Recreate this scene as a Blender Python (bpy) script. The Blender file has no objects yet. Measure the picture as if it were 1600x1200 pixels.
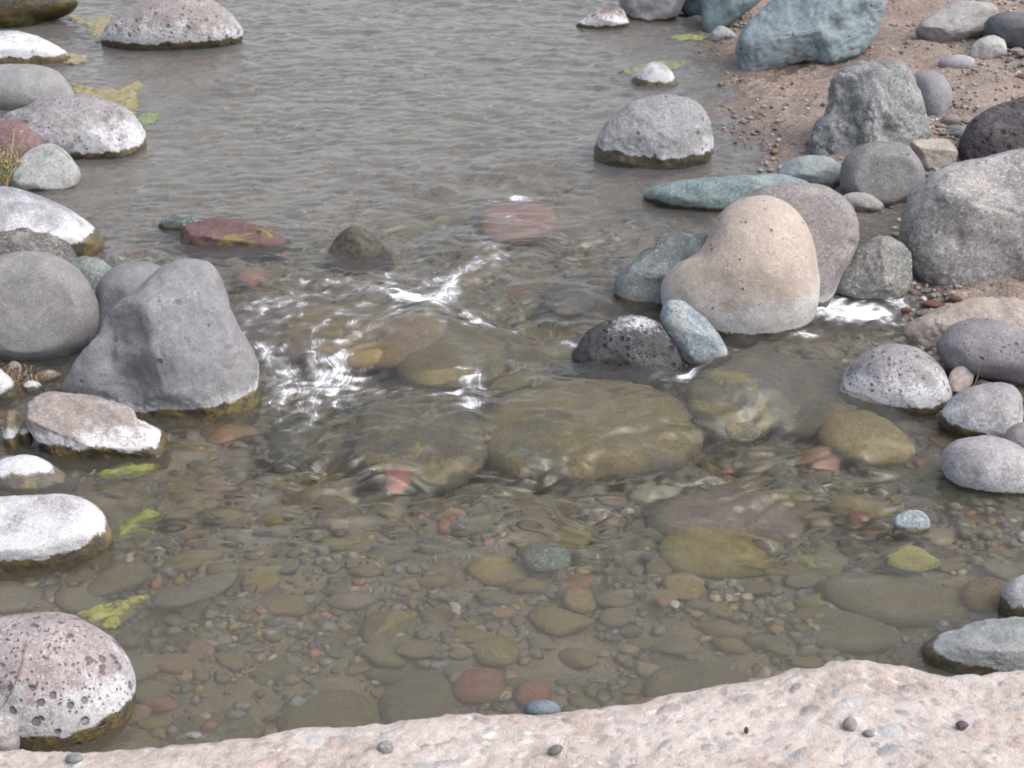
import bpy, bmesh, math, random
import numpy as np
from mathutils import Vector, Matrix, Euler

random.seed(7); np.random.seed(7)
scene = bpy.context.scene
COL = scene.collection

# ------------------------------------------------------------------ camera
CAM_H, PITCH, FPX = 2.05, math.radians(25.5), 2599.0
cam_data = bpy.data.cameras.new('camera')
cam = bpy.data.objects.new('camera', cam_data); COL.objects.link(cam)
cam.location = (0, 0, CAM_H)
cam.rotation_euler = (math.radians(90) - PITCH, 0, 0)
cam_data.sensor_width = 36.0
cam_data.lens = 36.0 * FPX / 1600.0
cam_data.clip_start, cam_data.clip_end = 0.05, 500.0
scene.camera = cam
# camera axes in world space
FWD = np.array([0, math.cos(PITCH), -math.sin(PITCH)])
UP = np.array([0, math.sin(PITCH), math.cos(PITCH)])
RIGHT = np.array([1.0, 0, 0])
CAMP = np.array([0, 0, CAM_H])

# ------------------------------------------------------------------ sky, sun, exposure
SUN_EL, SUN_ROT = math.radians(50), math.radians(115)
world = bpy.data.worlds.new('World'); scene.world = world
world.use_nodes = True
wn, wl = world.node_tree.nodes, world.node_tree.links
wn.clear()
wout = wn.new('ShaderNodeOutputWorld'); bg = wn.new('ShaderNodeBackground')
sky = wn.new('ShaderNodeTexSky'); sky.sky_type = 'NISHITA'; sky.sun_disc = False
sky.sun_elevation = SUN_EL; sky.sun_rotation = SUN_ROT
sky.air_density = 1.0; sky.dust_density = 4.0; sky.ozone_density = 1.0
hsv = wn.new('ShaderNodeHueSaturation'); hsv.inputs['Saturation'].default_value = 0.48
tint = wn.new('ShaderNodeMix'); tint.data_type = 'RGBA'; tint.blend_type = 'MULTIPLY'
tint.inputs[0].default_value = 1.0; tint.inputs[7].default_value = (0.975, 0.985, 1.0, 1)
wl.new(sky.outputs[0], hsv.inputs['Color']); wl.new(hsv.outputs[0], tint.inputs[6])
wl.new(tint.outputs[2], bg.inputs[0]); bg.inputs[1].default_value = 0.15
wl.new(bg.outputs[0], wout.inputs[0])
sun_d = bpy.data.lights.new('sun', 'SUN'); sun_d.energy = 0.95; sun_d.angle = math.radians(70)
sun_d.color = (1.0, 0.97, 0.92)
sun = bpy.data.objects.new('sun', sun_d); COL.objects.link(sun)
sun.rotation_euler = Euler((math.radians(90) - SUN_EL, 0, 0)).to_matrix().to_euler()
# direction towards the sun: over the right bank, slightly behind the camera
_sd = Vector((math.sin(SUN_ROT) * math.cos(SUN_EL), math.cos(SUN_ROT) * math.cos(SUN_EL), math.sin(SUN_EL)))
sun.rotation_euler = _sd.to_track_quat('Z', 'Y').to_euler()
scene.view_settings.view_transform = 'Standard'
scene.view_settings.look = 'None'
scene.view_settings.gamma = 1.0
scene.view_settings.exposure = 1.15
scene.cycles.use_denoising = True
scene.cycles.max_bounces = 8
scene.cycles.diffuse_bounces = 3
scene.cycles.glossy_bounces = 3
scene.cycles.transmission_bounces = 6
scene.cycles.filter_width = 1.9
scene.cycles.blur_glossy = 0.3

# ------------------------------------------------------------------ numeric helpers
def sstep(a, b, x):
    t = np.clip((np.asarray(x, float) - a) / (b - a), 0, 1)
    return t * t * (3 - 2 * t)

class Noise3:
    def __init__(s, seed):
        r = np.random.RandomState(seed); s.t = r.rand(32, 32, 32) * 2 - 1
    def one(s, p):
        i = np.floor(p).astype(int); f = p - i; f = f * f * (3 - 2 * f)
        out = 0
        for dx in (0, 1):
            for dy in (0, 1):
                for dz in (0, 1):
                    w = (f[:, 0] if dx else 1 - f[:, 0]) * (f[:, 1] if dy else 1 - f[:, 1]) * (f[:, 2] if dz else 1 - f[:, 2])
                    out = out + w * s.t[(i[:, 0] + dx) % 32, (i[:, 1] + dy) % 32, (i[:, 2] + dz) % 32]
        return out
    def fbm(s, p, oct=4, gain=.5):
        a, o, n = 1.0, 0, 0
        for k in range(oct):
            o = o + a * s.one(p * (2.03 ** k) + 7.3 * k); n += a; a *= gain
        return o / n
N3 = Noise3(3)

class Noise2:
    """tileable filtered noise with a wavelength band; period metres across"""
    def __init__(s, seed, period, lo, hi, n=512, ang=0.0, aniso=1.0):
        r = np.random.RandomState(seed)
        k = np.fft.fftfreq(n, d=period / n)
        kx, ky = np.meshgrid(k, k, indexing='ij')
        c, si = math.cos(ang), math.sin(ang)
        a, b = kx * c + ky * si, (-kx * si + ky * c)
        kk = np.sqrt((a * aniso) ** 2 + b ** 2) + 1e-9
        band = np.exp(-0.5 * (np.log(kk * math.sqrt(lo * hi)) / (0.5 * math.log(hi / lo) + .15)) ** 2) / kk ** .5
        band[0, 0] = 0
        f = np.fft.ifft2(np.fft.fft2(r.randn(n, n)) * band).real
        s.f = f / f.std(); s.n, s.p = n, period
    def __call__(s, x, y):
        u, v = np.asarray(x) / s.p * s.n, np.asarray(y) / s.p * s.n
        i, j = np.floor(u).astype(int), np.floor(v).astype(int)
        fu, fv = u - i, v - j
        i0, j0, i1, j1 = i % s.n, j % s.n, (i + 1) % s.n, (j + 1) % s.n
        return (s.f[i0, j0] * (1 - fu) * (1 - fv) + s.f[i1, j0] * fu * (1 - fv)
                + s.f[i0, j1] * (1 - fu) * fv + s.f[i1, j1] * fu * fv)

def ray(px, py):
    return np.array([(px - 800) / FPX, 0, 0]) + FWD - UP * ((py - 600) / FPX)
def Y_of(py, z=0.0):
    d = ray(800, py); return d[1] * (z - CAM_H) / d[2]
UPPER = 0.10
Y_A, Y_B = Y_of(700), Y_of(425, UPPER)
def level(X, Y):
    """height of the calm water: lower pool 0, upper pool 0.10 m, the riffle in between"""
    return UPPER * sstep(Y_A, Y_B, Y - 0.04 * np.sin(np.asarray(X) * 2.1 + 1))
def hit(px, py, dz=0.0):
    """where the photograph's point lies on the water surface (plus dz)"""
    d = ray(px, py); z = 0.0
    for _ in range(12):
        p = CAMP + d * ((z + dz - CAM_H) / d[2]); z = float(level(p[0], p[1]))
    return p
def hit_bed(px, py, depth):
    """point on the bed, following the ray bent at the water surface"""
    p = hit(px, py); d = ray(px, py); d = d / np.linalg.norm(d)
    h = d[:2] / 1.33; dz = -math.sqrt(max(1e-6, 1 - h @ h))
    t = depth / -dz
    return np.array([p[0] + h[0] * t, p[1] + h[1] * t, p[2] - depth])
def hit_z(px, py, z):
    d = ray(px, py); return CAMP + d * ((z - CAM_H) / d[2])

def sd_poly(X, Y, poly):
    """signed distance, positive inside the polygon"""
    X = np.asarray(X, float); Y = np.asarray(Y, float)
    best = np.full(X.shape, 1e9); inside = np.zeros(X.shape, bool)
    n = len(poly)
    for i in range(n):
        ax, ay = poly[i]; bx, by = poly[(i + 1) % n]
        dx, dy = bx - ax, by - ay
        t = np.clip(((X - ax) * dx + (Y - ay) * dy) / (dx * dx + dy * dy + 1e-12), 0, 1)
        best = np.minimum(best, np.hypot(X - ax - t * dx, Y - ay - t * dy))
        if ay != by:
            c = ((ay > Y) != (by > Y)) & (X < (bx - ax) * (Y - ay) / (by - ay) + ax)
            inside ^= c
    return np.where(inside, best, -best)

def wpoly(pts): return [tuple(hit(x, y)[:2]) for x, y in pts]
BANK_R = wpoly([(1108, 50), (1100, 78), (1118, 100), (1150, 122), (1135, 150), (1112, 172), (1118, 196), (1160, 216),
                (1203, 246), (1212, 275), (1290, 310), (1395, 330), (1420, 390), (1400, 452), (1450, 500), (1470, 555),
                (1500, 600), (1590, 640), (1640, 760), (1650, 900)])
BANK_R = [(BANK_R[0][0] + .5, 40.0)] + [(BANK_R[0][0] - .15, BANK_R[0][1] + .9)] + BANK_R + [(2.6, 1.5), (40, 1.5), (40, 40)]
BANK_L = [(-40, 40), (-2.9, 40), (-3.1, 9), (-2.2, 6.9), (-1.9, 6.0), (-1.85, 5.2), (-1.55, 4.55), (-1.62, 4.2),
          (-1.5, 3.7), (-1.6, 3.0), (-1.7, 1.5), (-40, 1.5)]
N_und = Noise2(11, 6.0, .35, 1.2); N_small = Noise2(12, 3.0, .05, .2)
def land_sd(X, Y):
    w = 0.035 * N_small(X, Y)
    return np.maximum(sd_poly(X, Y, BANK_R), sd_poly(X, Y, BANK_L)) + w
def ground(X, Y):
    X = np.asarray(X, float); Y = np.asarray(Y, float)
    sd = land_sd(X, Y)
    lv = level(X, Y)
    land = np.minimum(0.11 * np.maximum(sd, 0), 0.05 + 0.02 * np.maximum(sd, 0)) + 0.012 * np.minimum(np.maximum(sd, 0) * 6, 1) * N_und(X, Y)
    dmax = 0.125 + 0.03 * sstep(3.3, 2.6, Y) + 0.02 * N_und(X + 3, Y)
    ms = np.maximum(-sd, 0)
    water = -dmax * (1 - np.exp(-ms * 4.5))
    return lv + np.where(sd > 0, land, water) + 0.0025 * N_small(X * 2, Y * 2)

# ------------------------------------------------------------------ object helpers
def new_obj(name, me, mat=None, parent=None, loc=None):
    o = bpy.data.objects.new(name, me); COL.objects.link(o)
    if mat is not None and me is not None: me.materials.append(mat)
    if parent: o.parent = parent
    if loc is not None: o.location = tuple(float(v) for v in loc)
    return o
def tag(o, label=None, cat=None, group=None, kind=None):
    if label: o['label'] = label
    if cat: o['category'] = cat
    if group: o['group'] = group
    if kind: o['kind'] = kind
    return o
def mesh_np(name, V, F, smooth=True):
    me = bpy.data.meshes.new(name)
    V = np.asarray(V, np.float32); F = np.asarray(F, np.int32)
    me.vertices.add(len(V)); me.vertices.foreach_set('co', V.ravel())
    k = F.shape[1]
    me.loops.add(F.size); me.loops.foreach_set('vertex_index', F.ravel())
    me.polygons.add(len(F)); me.polygons.foreach_set('loop_start', np.arange(0, F.size, k, dtype=np.int32))
    me.update(calc_edges=True)
    me.polygons.foreach_set('use_smooth', np.full(len(F), smooth)); me.update()
    return me
def grid_faces(nx, ny):
    idx = np.arange(nx * ny).reshape(nx, ny)
    return np.stack([idx[:-1, :-1], idx[1:, :-1], idx[1:, 1:], idx[:-1, 1:]], -1).reshape(-1, 4)
def axis(fine0, fine1, step, lo, hi, grow=1.22):
    a = list(np.arange(fine0, fine1, step)); s = step; x = a[0]; left = []
    while x > lo: s *= grow; x -= s; left.append(x)
    s = step; x = a[-1]; right = []
    while x < hi: s *= grow; x += s; right.append(x)
    return np.array(left[::-1] + a + right)
def fattr(me, name, v):
    a = me.attributes.new(name, 'FLOAT', 'POINT'); a.data.foreach_set('value', np.asarray(v, np.float32).ravel())
def cattr(me, name, v):
    v = np.asarray(v, np.float32); 
    if v.shape[1] == 3: v = np.hstack([v, np.ones((len(v), 1), np.float32)])
    a = me.attributes.new(name, 'FLOAT_COLOR', 'POINT'); a.data.foreach_set('color', v.ravel())
_ico = {}
def ico(sub):
    if sub not in _ico:
        bm = bmesh.new(); bmesh.ops.create_icosphere(bm, subdivisions=sub, radius=1)
        V = np.array([v.co[:] for v in bm.verts]); F = np.array([[v.index for v in f.verts] for f in bm.faces]); bm.free()
        _ico[sub] = (V / np.linalg.norm(V, axis=1)[:, None], F)
    return _ico[sub]

# ------------------------------------------------------------------ material helpers
class NT:
    def __init__(s, name):
        s.m = bpy.data.materials.new(name); s.m.use_nodes = True
        s.n, s.l = s.m.node_tree.nodes, s.m.node_tree.links; s.n.clear()
        s.out = s.n.new('ShaderNodeOutputMaterial')
    def put(s, sock, v):
        if isinstance(v, bpy.types.NodeSocket): s.l.new(v, sock)
        elif v is not None:
            if sock.type == 'RGBA' and len(v) == 3: v = (*v, 1)
            sock.default_value = v
    def math(s, op, a, b=None, c=None, clamp=False):
        n = s.n.new('ShaderNodeMath'); n.operation = op; n.use_clamp = clamp
        for i, v in enumerate((a, b, c)):
            if v is not None: s.put(n.inputs[i], v)
        return n.outputs[0]
    def mix(s, f, a, b, mode='MIX'):
        n = s.n.new('ShaderNodeMix'); n.data_type = 'RGBA'; n.blend_type = mode
        s.put(n.inputs[0], f); s.put(n.inputs[6], a); s.put(n.inputs[7], b); return n.outputs[2]
    def ramp(s, v, a, b, lo=0.0, hi=1.0, smooth=True):
        n = s.n.new('ShaderNodeMapRange'); n.interpolation_type = 'SMOOTHSTEP' if smooth else 'LINEAR'
        s.put(n.inputs[0], v); s.put(n.inputs[1], a); s.put(n.inputs[2], b); s.put(n.inputs[3], lo); s.put(n.inputs[4], hi)
        return n.outputs[0]
    def coords(s, kind='Object'): return s.n.new('ShaderNodeTexCoord').outputs[kind]
    def pos(s): return s.n.new('ShaderNodeNewGeometry').outputs['Position']
    def sep(s, v, i):
        n = s.n.new('ShaderNodeSeparateXYZ'); s.l.new(v, n.inputs[0]); return n.outputs[i]
    def mapping(s, v, loc=(0, 0, 0), rot=(0, 0, 0), scale=(1, 1, 1)):
        n = s.n.new('ShaderNodeMapping'); s.l.new(v, n.inputs[0])
        n.inputs[1].default_value = loc; n.inputs[2].default_value = rot; n.inputs[3].default_value = scale; return n.outputs[0]
    def noise(s, v, scale, detail=4, rough=.55, dist=0.0, out=0):
        n = s.n.new('ShaderNodeTexNoise'); s.l.new(v, n.inputs['Vector'])
        n.inputs['Scale'].default_value = scale; n.inputs['Detail'].default_value = detail
        n.inputs['Roughness'].default_value = rough; n.inputs['Distortion'].default_value = dist
        return n.outputs[out]
    def voro(s, v, scale, feature='F1', out='Distance', rand=1.0):
        n = s.n.new('ShaderNodeTexVoronoi'); n.feature = feature; s.l.new(v, n.inputs['Vector'])
        n.inputs['Scale'].default_value = scale; n.inputs['Randomness'].default_value = rand
        return n.outputs[out]
    def attr(s, name, out='Fac'):
        n = s.n.new('ShaderNodeAttribute'); n.attribute_name = name; return n.outputs[out]
    def bump(s, h, strength, dist, normal=None):
        n = s.n.new('ShaderNodeBump'); s.put(n.inputs['Height'], h)
        n.inputs['Strength'].default_value = strength; n.inputs['Distance'].default_value = dist
        if normal is not None: s.l.new(normal, n.inputs['Normal'])
        return n.outputs[0]
    def principled(s, col, rough, normal=None, spec=.3):
        n = s.n.new('ShaderNodeBsdfPrincipled'); s.put(n.inputs['Base Color'], col); s.put(n.inputs['Roughness'], rough)
        s.put(n.inputs['Specular IOR Level'], spec)
        if normal is not None: s.l.new(normal, n.inputs['Normal'])
        s.l.new(n.outputs[0], s.out.inputs[0]); return n

def rock_mat(name, base, dark=None, light=None, white=0.0, white_h=0.1, wet_h=0.03, lvl=0.0, speck=.25, pores=0.0,
             pore_scale=28, patch=None, patch_amt=0.0, seed=0, ochre=.5, tilt=(0, 0), mott=1.0, sat=.8, cap=None, silty=0, whitecol=(.46, .46, .475)):
    """stone: mottled body, speckle, pores, a pale mineral crust above the water line and a dark algae coated foot"""
    t = NT(name); co = t.mapping(t.coords('Object'), loc=(seed * 1.7, seed * .9, seed * .3))
    def dull(c_, k=sat):
        c_ = np.array(c_, float); return (c_.mean() + (c_ - c_.mean()) * k) * .70
    base = dull(base); dark = None if dark is None else dull(dark); light = None if light is None else dull(light); patch = None if patch is None else dull(patch)
    vr = random.Random(seed * 7 + 1); wet_h = wet_h * vr.uniform(.65, 1.1) if wet_h > 0 else wet_h; ochre *= vr.uniform(.6, 1.1)
    b = np.array(base); dk = np.array(dark if dark is not None else b * .62); lt = np.array(light if light is not None else np.minimum(b * 1.32, .8))
    n1 = t.noise(co, 4.5, 5, .6, .4); n2 = t.noise(co, 17, 6, .65); n3 = t.noise(co, 110, 3, .7); n4 = t.noise(co, 260, 2, .6)
    c = t.mix(t.ramp(n1, .34, .66), tuple(b), tuple(dk * .35 + b * .65))
    c = t.mix(t.math('MULTIPLY', t.ramp(n2, .48, .72), .8 * mott), c, tuple(lt))
    c = t.mix(t.math('MULTIPLY', t.ramp(n2, .5, .3), .65 * mott), c, tuple(dk))
    if patch is not None:
        pm = t.ramp(t.noise(co, 7.5, 6, .62, .8), .62 - .25 * patch_amt, .68 - .2 * patch_amt)
        c = t.mix(t.math('MULTIPLY', pm, .85), c, tuple(patch))
    c = t.mix(t.math('MULTIPLY', t.ramp(n3, .54, .7), min(1, speck * 2.3)), c, tuple(dk * .55))
    c = t.mix(t.math('MULTIPLY', t.ramp(n3, .46, .32), min(1, speck * 2.2)), c, tuple(np.minimum(lt * 1.25, .8)))
    c = t.mix(t.math('MULTIPLY', t.ramp(n4, .35, .65), .5), c, tuple(dk * .7), 'MIX')
    P = t.pos(); z = t.sep(P, 2)
    h = t.math('SUBTRACT', z, float(lvl))
    if tilt[0] or tilt[1]:
        O = t.coords('Object')
        h = t.math('ADD', h, t.math('MULTIPLY', t.sep(O, 0), tilt[0])); h = t.math('ADD', h, t.math('MULTIPLY', t.sep(O, 1), tilt[1]))
    edge = t.math('ADD', t.math('MULTIPLY', t.math('SUBTRACT', t.noise(co, 9, 6, .65), .5), max(.06, wet_h * 2.6)),
                  t.math('MULTIPLY', t.math('SUBTRACT', n3, .5), .012))
    hw = t.math('ADD', h, edge)
    wet = t.ramp(hw, wet_h + .004, wet_h - .004)
    pn = None
    if pores > 0:
        pv = t.voro(co, pore_scale); pr = t.noise(co, pore_scale * .45, 2)
        pn = t.math('MULTIPLY', t.ramp(t.math('ADD', pv, t.math('MULTIPLY', t.math('SUBTRACT', n2, .5), .5)), .30, .17), t.ramp(pr, .62 - .25 * pores, .70 - .25 * pores))
        pv2 = t.voro(co, pore_scale * 2.7); pn2 = t.math('MULTIPLY', t.ramp(pv2, .30, .16), t.ramp(n2, .6 - .2 * pores, .66 - .2 * pores))
        pn = t.math('MAXIMUM', pn, t.math('MULTIPLY', pn2, .85))
    if white > 0:
        f = t.math('SUBTRACT', 1.0, t.math('DIVIDE', t.math('SUBTRACT', hw, wet_h), white_h))
        patt = t.math('ADD', t.math('MULTIPLY', t.math('SUBTRACT', n2, .5), 2.0), t.math('MULTIPLY', t.math('SUBTRACT', n3, .5), 1.9))
        patt = t.math('ADD', patt, t.math('MULTIPLY', t.math('SUBTRACT', n1, .5), 1.4))
        wm = t.ramp(t.math('ADD', f, patt), .1, .85)
        wm = t.math('MULTIPLY', wm, min(1.0, white), clamp=True)
        wm = t.math('MULTIPLY', wm, t.ramp(f, -1.0, -.1)) if cap is None else t.ramp(t.math('ADD', t.math('DIVIDE', t.math('SUBTRACT', h, cap), .05), patt), .2, 1.0, 0, min(1, white))
        wm = t.math('MULTIPLY', wm, t.ramp(t.math('ADD', n3, t.math('MULTIPLY', n2, .8)), .68, .90, .45, 1.0))
        wc = t.mix(t.ramp(n4, .35, .7), tuple(whitecol), tuple(np.array(whitecol) * .72))
        c = t.mix(wm, c, wc)
    if pn is not None: c = t.mix(t.math('MULTIPLY', pn, .72), c, tuple(dk * .4))
    wetn = t.noise(co, 24, 5, .7)
    wc = t.mix(t.ramp(wetn, .38, .66), (.040, .033, .020), (.15 * (.3 + ochre), .108 * (.3 + ochre), .022 * (.3 + ochre)))
    wc = t.mix(t.math('MULTIPLY', t.ramp(n3, .5, .7), .7), wc, (.022, .018, .011))
    wc = t.mix(.28, wc, tuple(b * .45))
    c = t.mix(wet, c, wc)
    if silty: c = t.mix(t.ramp(t.math('ADD', t.math('MULTIPLY', n1, .5), t.math('MULTIPLY', n2, .5)), .40, .60, .05, silty), c, (.13, .108, .062))
    rough = t.mix(wet, (.82, .82, .82), (.38, .38, .38))
    hgt = t.math('ADD', t.math('MULTIPLY', n2, .5), t.math('ADD', t.math('MULTIPLY', n3, .22), t.math('MULTIPLY', n4, .10)))
    if pn is not None: hgt = t.math('SUBTRACT', hgt, t.math('MULTIPLY', pn, .8))
    hgt = t.math('ADD', hgt, t.math('MULTIPLY', t.math('MULTIPLY', wet, wetn), 1.2))
    nb = t.bump(hgt, .8, .010)
    t.principled(c, t.sep(rough, 0), nb, .25)
    return t.m

# ------------------------------------------------------------------ rock from outline
def smooth_poly(pts, n=160):
    P = np.array(pts, float); m = len(P); out = []
    per = n // m + 1
    for i in range(m):
        p0, p1, p2, p3 = P[i - 1], P[i], P[(i + 1) % m], P[(i + 2) % m]
        for k in range(per):
            t = k / per
            out.append(.5 * (2 * p1 + (p2 - p0) * t + (2 * p0 - 5 * p1 + 4 * p2 - p3) * t * t + (3 * p1 - p0 - 3 * p2 + p3) * t ** 3))
    return np.array(out)
def ell(cx, cy, rx, ry, rot=0, k=9, wob=.09, seed=None):
    r = random.Random(seed if seed is not None else int(cx * 31 + cy)); c, s = math.cos(math.radians(rot)), math.sin(math.radians(rot)); o = []
    for i in range(k):
        a = 2 * math.pi * i / k; q = 1 + r.uniform(-wob, wob)
        x, y = rx * q * math.cos(a), ry * q * math.sin(a); o.append((cx + x * c - y * s, cy + x * s + y * c))
    return o
LANDMARKS = []
def rock(name, label, poly, contact, mat, dz=0.0, base_z=None, thick=.8, angular=.5, rough=1.0, sub=5, seed=None, dents=(),
         sink=1.9, cat='rock', group=None, level_at=None, refr=None, pw=1.7, planes=()):
    if refr is not None: angular *= .4; rough *= .55; thick *= .85
    seed = seed if seed is not None else len(bpy.data.objects)
    rs = np.random.RandomState(seed)
    S = smooth_poly(poly)
    A = S; B = np.roll(S, -1, 0); cr = A[:, 0] * B[:, 1] - B[:, 0] * A[:, 1]; area = cr.sum() / 2
    cen = np.array([((A[:, 0] + B[:, 0]) * cr).sum(), ((A[:, 1] + B[:, 1]) * cr).sum()]) / (6 * area)
    tri = (A + B + cen) / 3 - cen; w = np.abs(cr - (cen[0] * (B[:, 1] - A[:, 1]) - cen[1] * (B[:, 0] - A[:, 0])))
    Q = S - cen
    Cv = (Q[:, :, None] * Q[:, None, :]).mean(0) * 2
    ev, E = np.linalg.eigh(Cv); L = E @ np.diag(np.sqrt(ev)) @ E.T; Li = np.linalg.inv(L)
    W = Q @ Li.T; th = np.arctan2(W[:, 1], W[:, 0]); R = np.hypot(W[:, 0], W[:, 1])
    tg = np.linspace(-math.pi, math.pi, 181)[:-1]
    o = np.argsort(th); th, R = th[o], R[o]
    Rg = np.interp(tg, np.r_[th - 2 * math.pi, th, th + 2 * math.pi], np.r_[R, R, R])
    kern = np.array([1, 4, 6, 4, 1]) / 16
    Rg = sum(kern[i] * np.roll(Rg, i - 2) for i in range(5))
    Rf = lambda a: np.interp(a, np.r_[tg, math.pi], np.r_[Rg, Rg[0]])
    # depth of the contact point
    if refr is not None: P = hit_bed(cen[0], cen[1], .02); P[2] = float(level(P[0], P[1])) - (max(-.002, refr - .068) if (refr <= .09 and name == 'boulder' and cen[1] < 740) else max(.012, refr - .03))
    elif base_z is not None: P = hit_z(contact[0], contact[1], base_z)
    else: P = hit(contact[0], contact[1], dz)
    dP = float((P - CAMP) @ FWD)
    gm = math.sqrt(math.sqrt(ev[0] * ev[1])) * dP / FPX
    D = thick * gm
    wc = (np.array(contact) - cen) @ Li.T; sc = np.hypot(*wc) / Rf(math.atan2(wc[1], wc[0])); sc = min(sc, 1.0)
    dC = dP + D * max(0.0, 1 - sc * sc) ** .5 * .92
    mpp = dC / FPX
    V, F = ico(sub); V = V.copy()
    # soft flat facets, mostly facing the viewer's half and the top so that the outline keeps
    U = V.copy()
    for _ in range(int(3 + 8 * angular)):
        n = rs.randn(3); n[2] = abs(n[2]) * .9 + .35 * rs.rand(); n *= (1, 1, 1 if rs.rand() < .8 else -1); n /= np.linalg.norm(n)
        off = rs.uniform(.66, .90) + (1 - angular) * .12
        tt = U @ n - off; inc = np.maximum(tt, 0); inc = np.where(inc > 0, inc * inc / (inc + .03), 0)
        U -= np.outer(inc * (.5 + .5 * angular) * (1 - .8 * np.hypot(V[:, 0], V[:, 1]) ** 6), n)
    for nx, ny, nz, off in planes:
        n = np.array([nx, ny, nz]) / math.sqrt(nx * nx + ny * ny + nz * nz); off += .03 * N3.one(V * 2.5 + seed)
        tt = U @ n - off; inc = np.where(tt > 0, tt * tt / (np.maximum(tt, 0) + .035), 0)
        U -= np.outer(inc * .97 * (1 - .85 * np.hypot(V[:, 0], V[:, 1]) ** 9), n)
    s = np.hypot(V[:, 0], V[:, 1]); a = np.arctan2(V[:, 1], V[:, 0])
    fac = 1 + (Rf(a) - 1) * s ** pw
    xy = (U[:, :2] * fac[:, None]) @ L.T
    wd = np.sign(U[:, 2]) * np.abs(U[:, 2]) ** .92
    loc = np.stack([xy[:, 0] * mpp, xy[:, 1] * mpp, wd * D], 1)      # right, down, towards the camera
    nrm = np.stack([V[:, 0], V[:, 1], V[:, 2] * gm / D], 1); nrm /= np.linalg.norm(nrm, axis=1)[:, None]
    q = loc / gm + rs.rand(3) * 20
    disp = .055 * N3.fbm(q * 1.6, 3) + (.022 + .03 * angular) * N3.fbm(q * 4.2, 4) + (.010 + .012 * angular) * N3.fbm(q * 15, 3)
    ridg = np.abs(N3.fbm(q * 2.6 + 9, 3)); disp -= .05 * angular * np.exp(-(ridg / .05) ** 2) * .5
    loc = loc + nrm * (disp * gm * rough)[:, None]
    for dx, dy, r, dd in dents:
        ox, oy = (dx - cen[0]) * mpp, (dy - cen[1]) * mpp; rr = r * mpp
        g = np.exp(-((loc[:, 0] - ox) ** 2 + (loc[:, 1] - oy) ** 2) / rr ** 2) * (V[:, 2] > -.1)
        loc[:, 2] -= g * dd
    C = CAMP + FWD * dC + RIGHT * ((cen[0] - 800) * mpp) - UP * ((cen[1] - 600) * mpp)
    if refr is not None:
        D = thick * gm * .52; loc[:, 2] *= .52; mpp = dP / FPX
        rd = ray(*cen); sn = -rd[2] / np.linalg.norm(rd); C = P - np.array([0, 0, D * .62])
        Wd = np.stack([loc[:, 0], -loc[:, 1] / sn, loc[:, 2]], 1)
    else:
        Wd = loc[:, :1] * RIGHT - loc[:, 1:2] * UP - loc[:, 2:3] * FWD
    # stretch what is below the water / ground so that the stone is bedded
    zl = (base_z if base_z is not None else P[2]) - (0.0 if refr is None else 0)
    zz = Wd[:, 2] + C[2]
    bl = zz < zl
    Wd[bl, 2] = zl + (zz[bl] - zl) * sink - C[2]
    me = mesh_np(name, Wd, F[:, ::1] if True else F)
    # winding check
    f = F[0]; nn = np.cross(Wd[f[1]] - Wd[f[0]], Wd[f[2]] - Wd[f[0]])
    if nn @ Wd[f].mean(0) < 0: me.flip_normals()
    ob = new_obj(name, me, mat, loc=C)
    tag(ob, label, cat, group)
    LANDMARKS.append((ob, C, label))
    return ob

# ------------------------------------------------------------------ the large structure: stream bed and banks
def sand_material():
    t = NT('bank_sand'); P = t.pos()
    big = t.noise(P, 2.2, 4); med = t.noise(P, 14, 5, .6); fine = t.noise(P, 160, 3, .75)
    cell = t.voro(P, 95, out='Color'); cd = t.voro(P, 95)
    c = t.mix(t.ramp(big, .35, .65), (.145, .110, .090), (.205, .160, .134))
    c = t.mix(t.ramp(med, .42, .68), c, (.150, .105, .085))
    c = t.mix(t.math('MULTIPLY', t.ramp(t.sep(cell, 0), .60, .7), .55), c, t.mix(t.sep(cell, 1), (.12, .10, .095), (.36, .29, .25)))
    c = t.mix(t.math('MULTIPLY', t.ramp(fine, .52, .72), .5), c, (.42, .35, .31))
    c = t.mix(t.math('MULTIPLY', t.ramp(fine, .46, .3), .5), c, (.07, .055, .05))
    bed = t.mix(t.ramp(med, .35, .65), (.105, .086, .050), (.155, .128, .080))
    bed = t.mix(t.ramp(big, .5, .66), bed, (.175, .15, .12))
    bed = t.mix(t.math('MULTIPLY', t.ramp(fine, .52, .72), .4), bed, (.26, .23, .19))
    wet = t.attr('wet'); sub = t.attr('under')
    c = t.mix(wet, c, t.mix(.5, c, (.07, .052, .04)))
    c = t.mix(sub, c, bed)
    h = t.math('ADD', t.math('MULTIPLY', fine, .5), t.math('ADD', med, t.math('MULTIPLY', cd, -.6)))
    r = t.math('SUBTRACT', .85, t.math('MULTIPLY', wet, .45))
    t.principled(c, r, t.bump(h, .7, .008), .3)
    return t.m
gx = axis(-3.3, 3.5, .022, -60, 60); gy = axis(1.9, 10.4, .022, -8, 90)
GX, GY = np.meshgrid(gx, gy, indexing='ij')
GZ = ground(GX, GY)
GZ = np.where(GY < 2.1, np.minimum(GZ, -.12), GZ)
bed_me = mesh_np('stream_bed', np.stack([GX, GY, GZ], -1).reshape(-1, 3), grid_faces(len(gx), len(gy)))
dlev = GZ - level(GX, GY)
fattr(bed_me, 'wet', sstep(.028, .008, dlev + .006 * N_small(GX, GY))); fattr(bed_me, 'under', sstep(.004, -.02, dlev))
tag(new_obj('stream_bed', bed_me, sand_material()), kind='structure')

# ------------------------------------------------------------------ rocks and boulders
A = dict
def M(name, **k): return rock_mat(name, **k)
lvU = UPPER
G1 = (.31, .295, .305)
def lv_px(x, y): return float(hit(x, y)[2])

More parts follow.
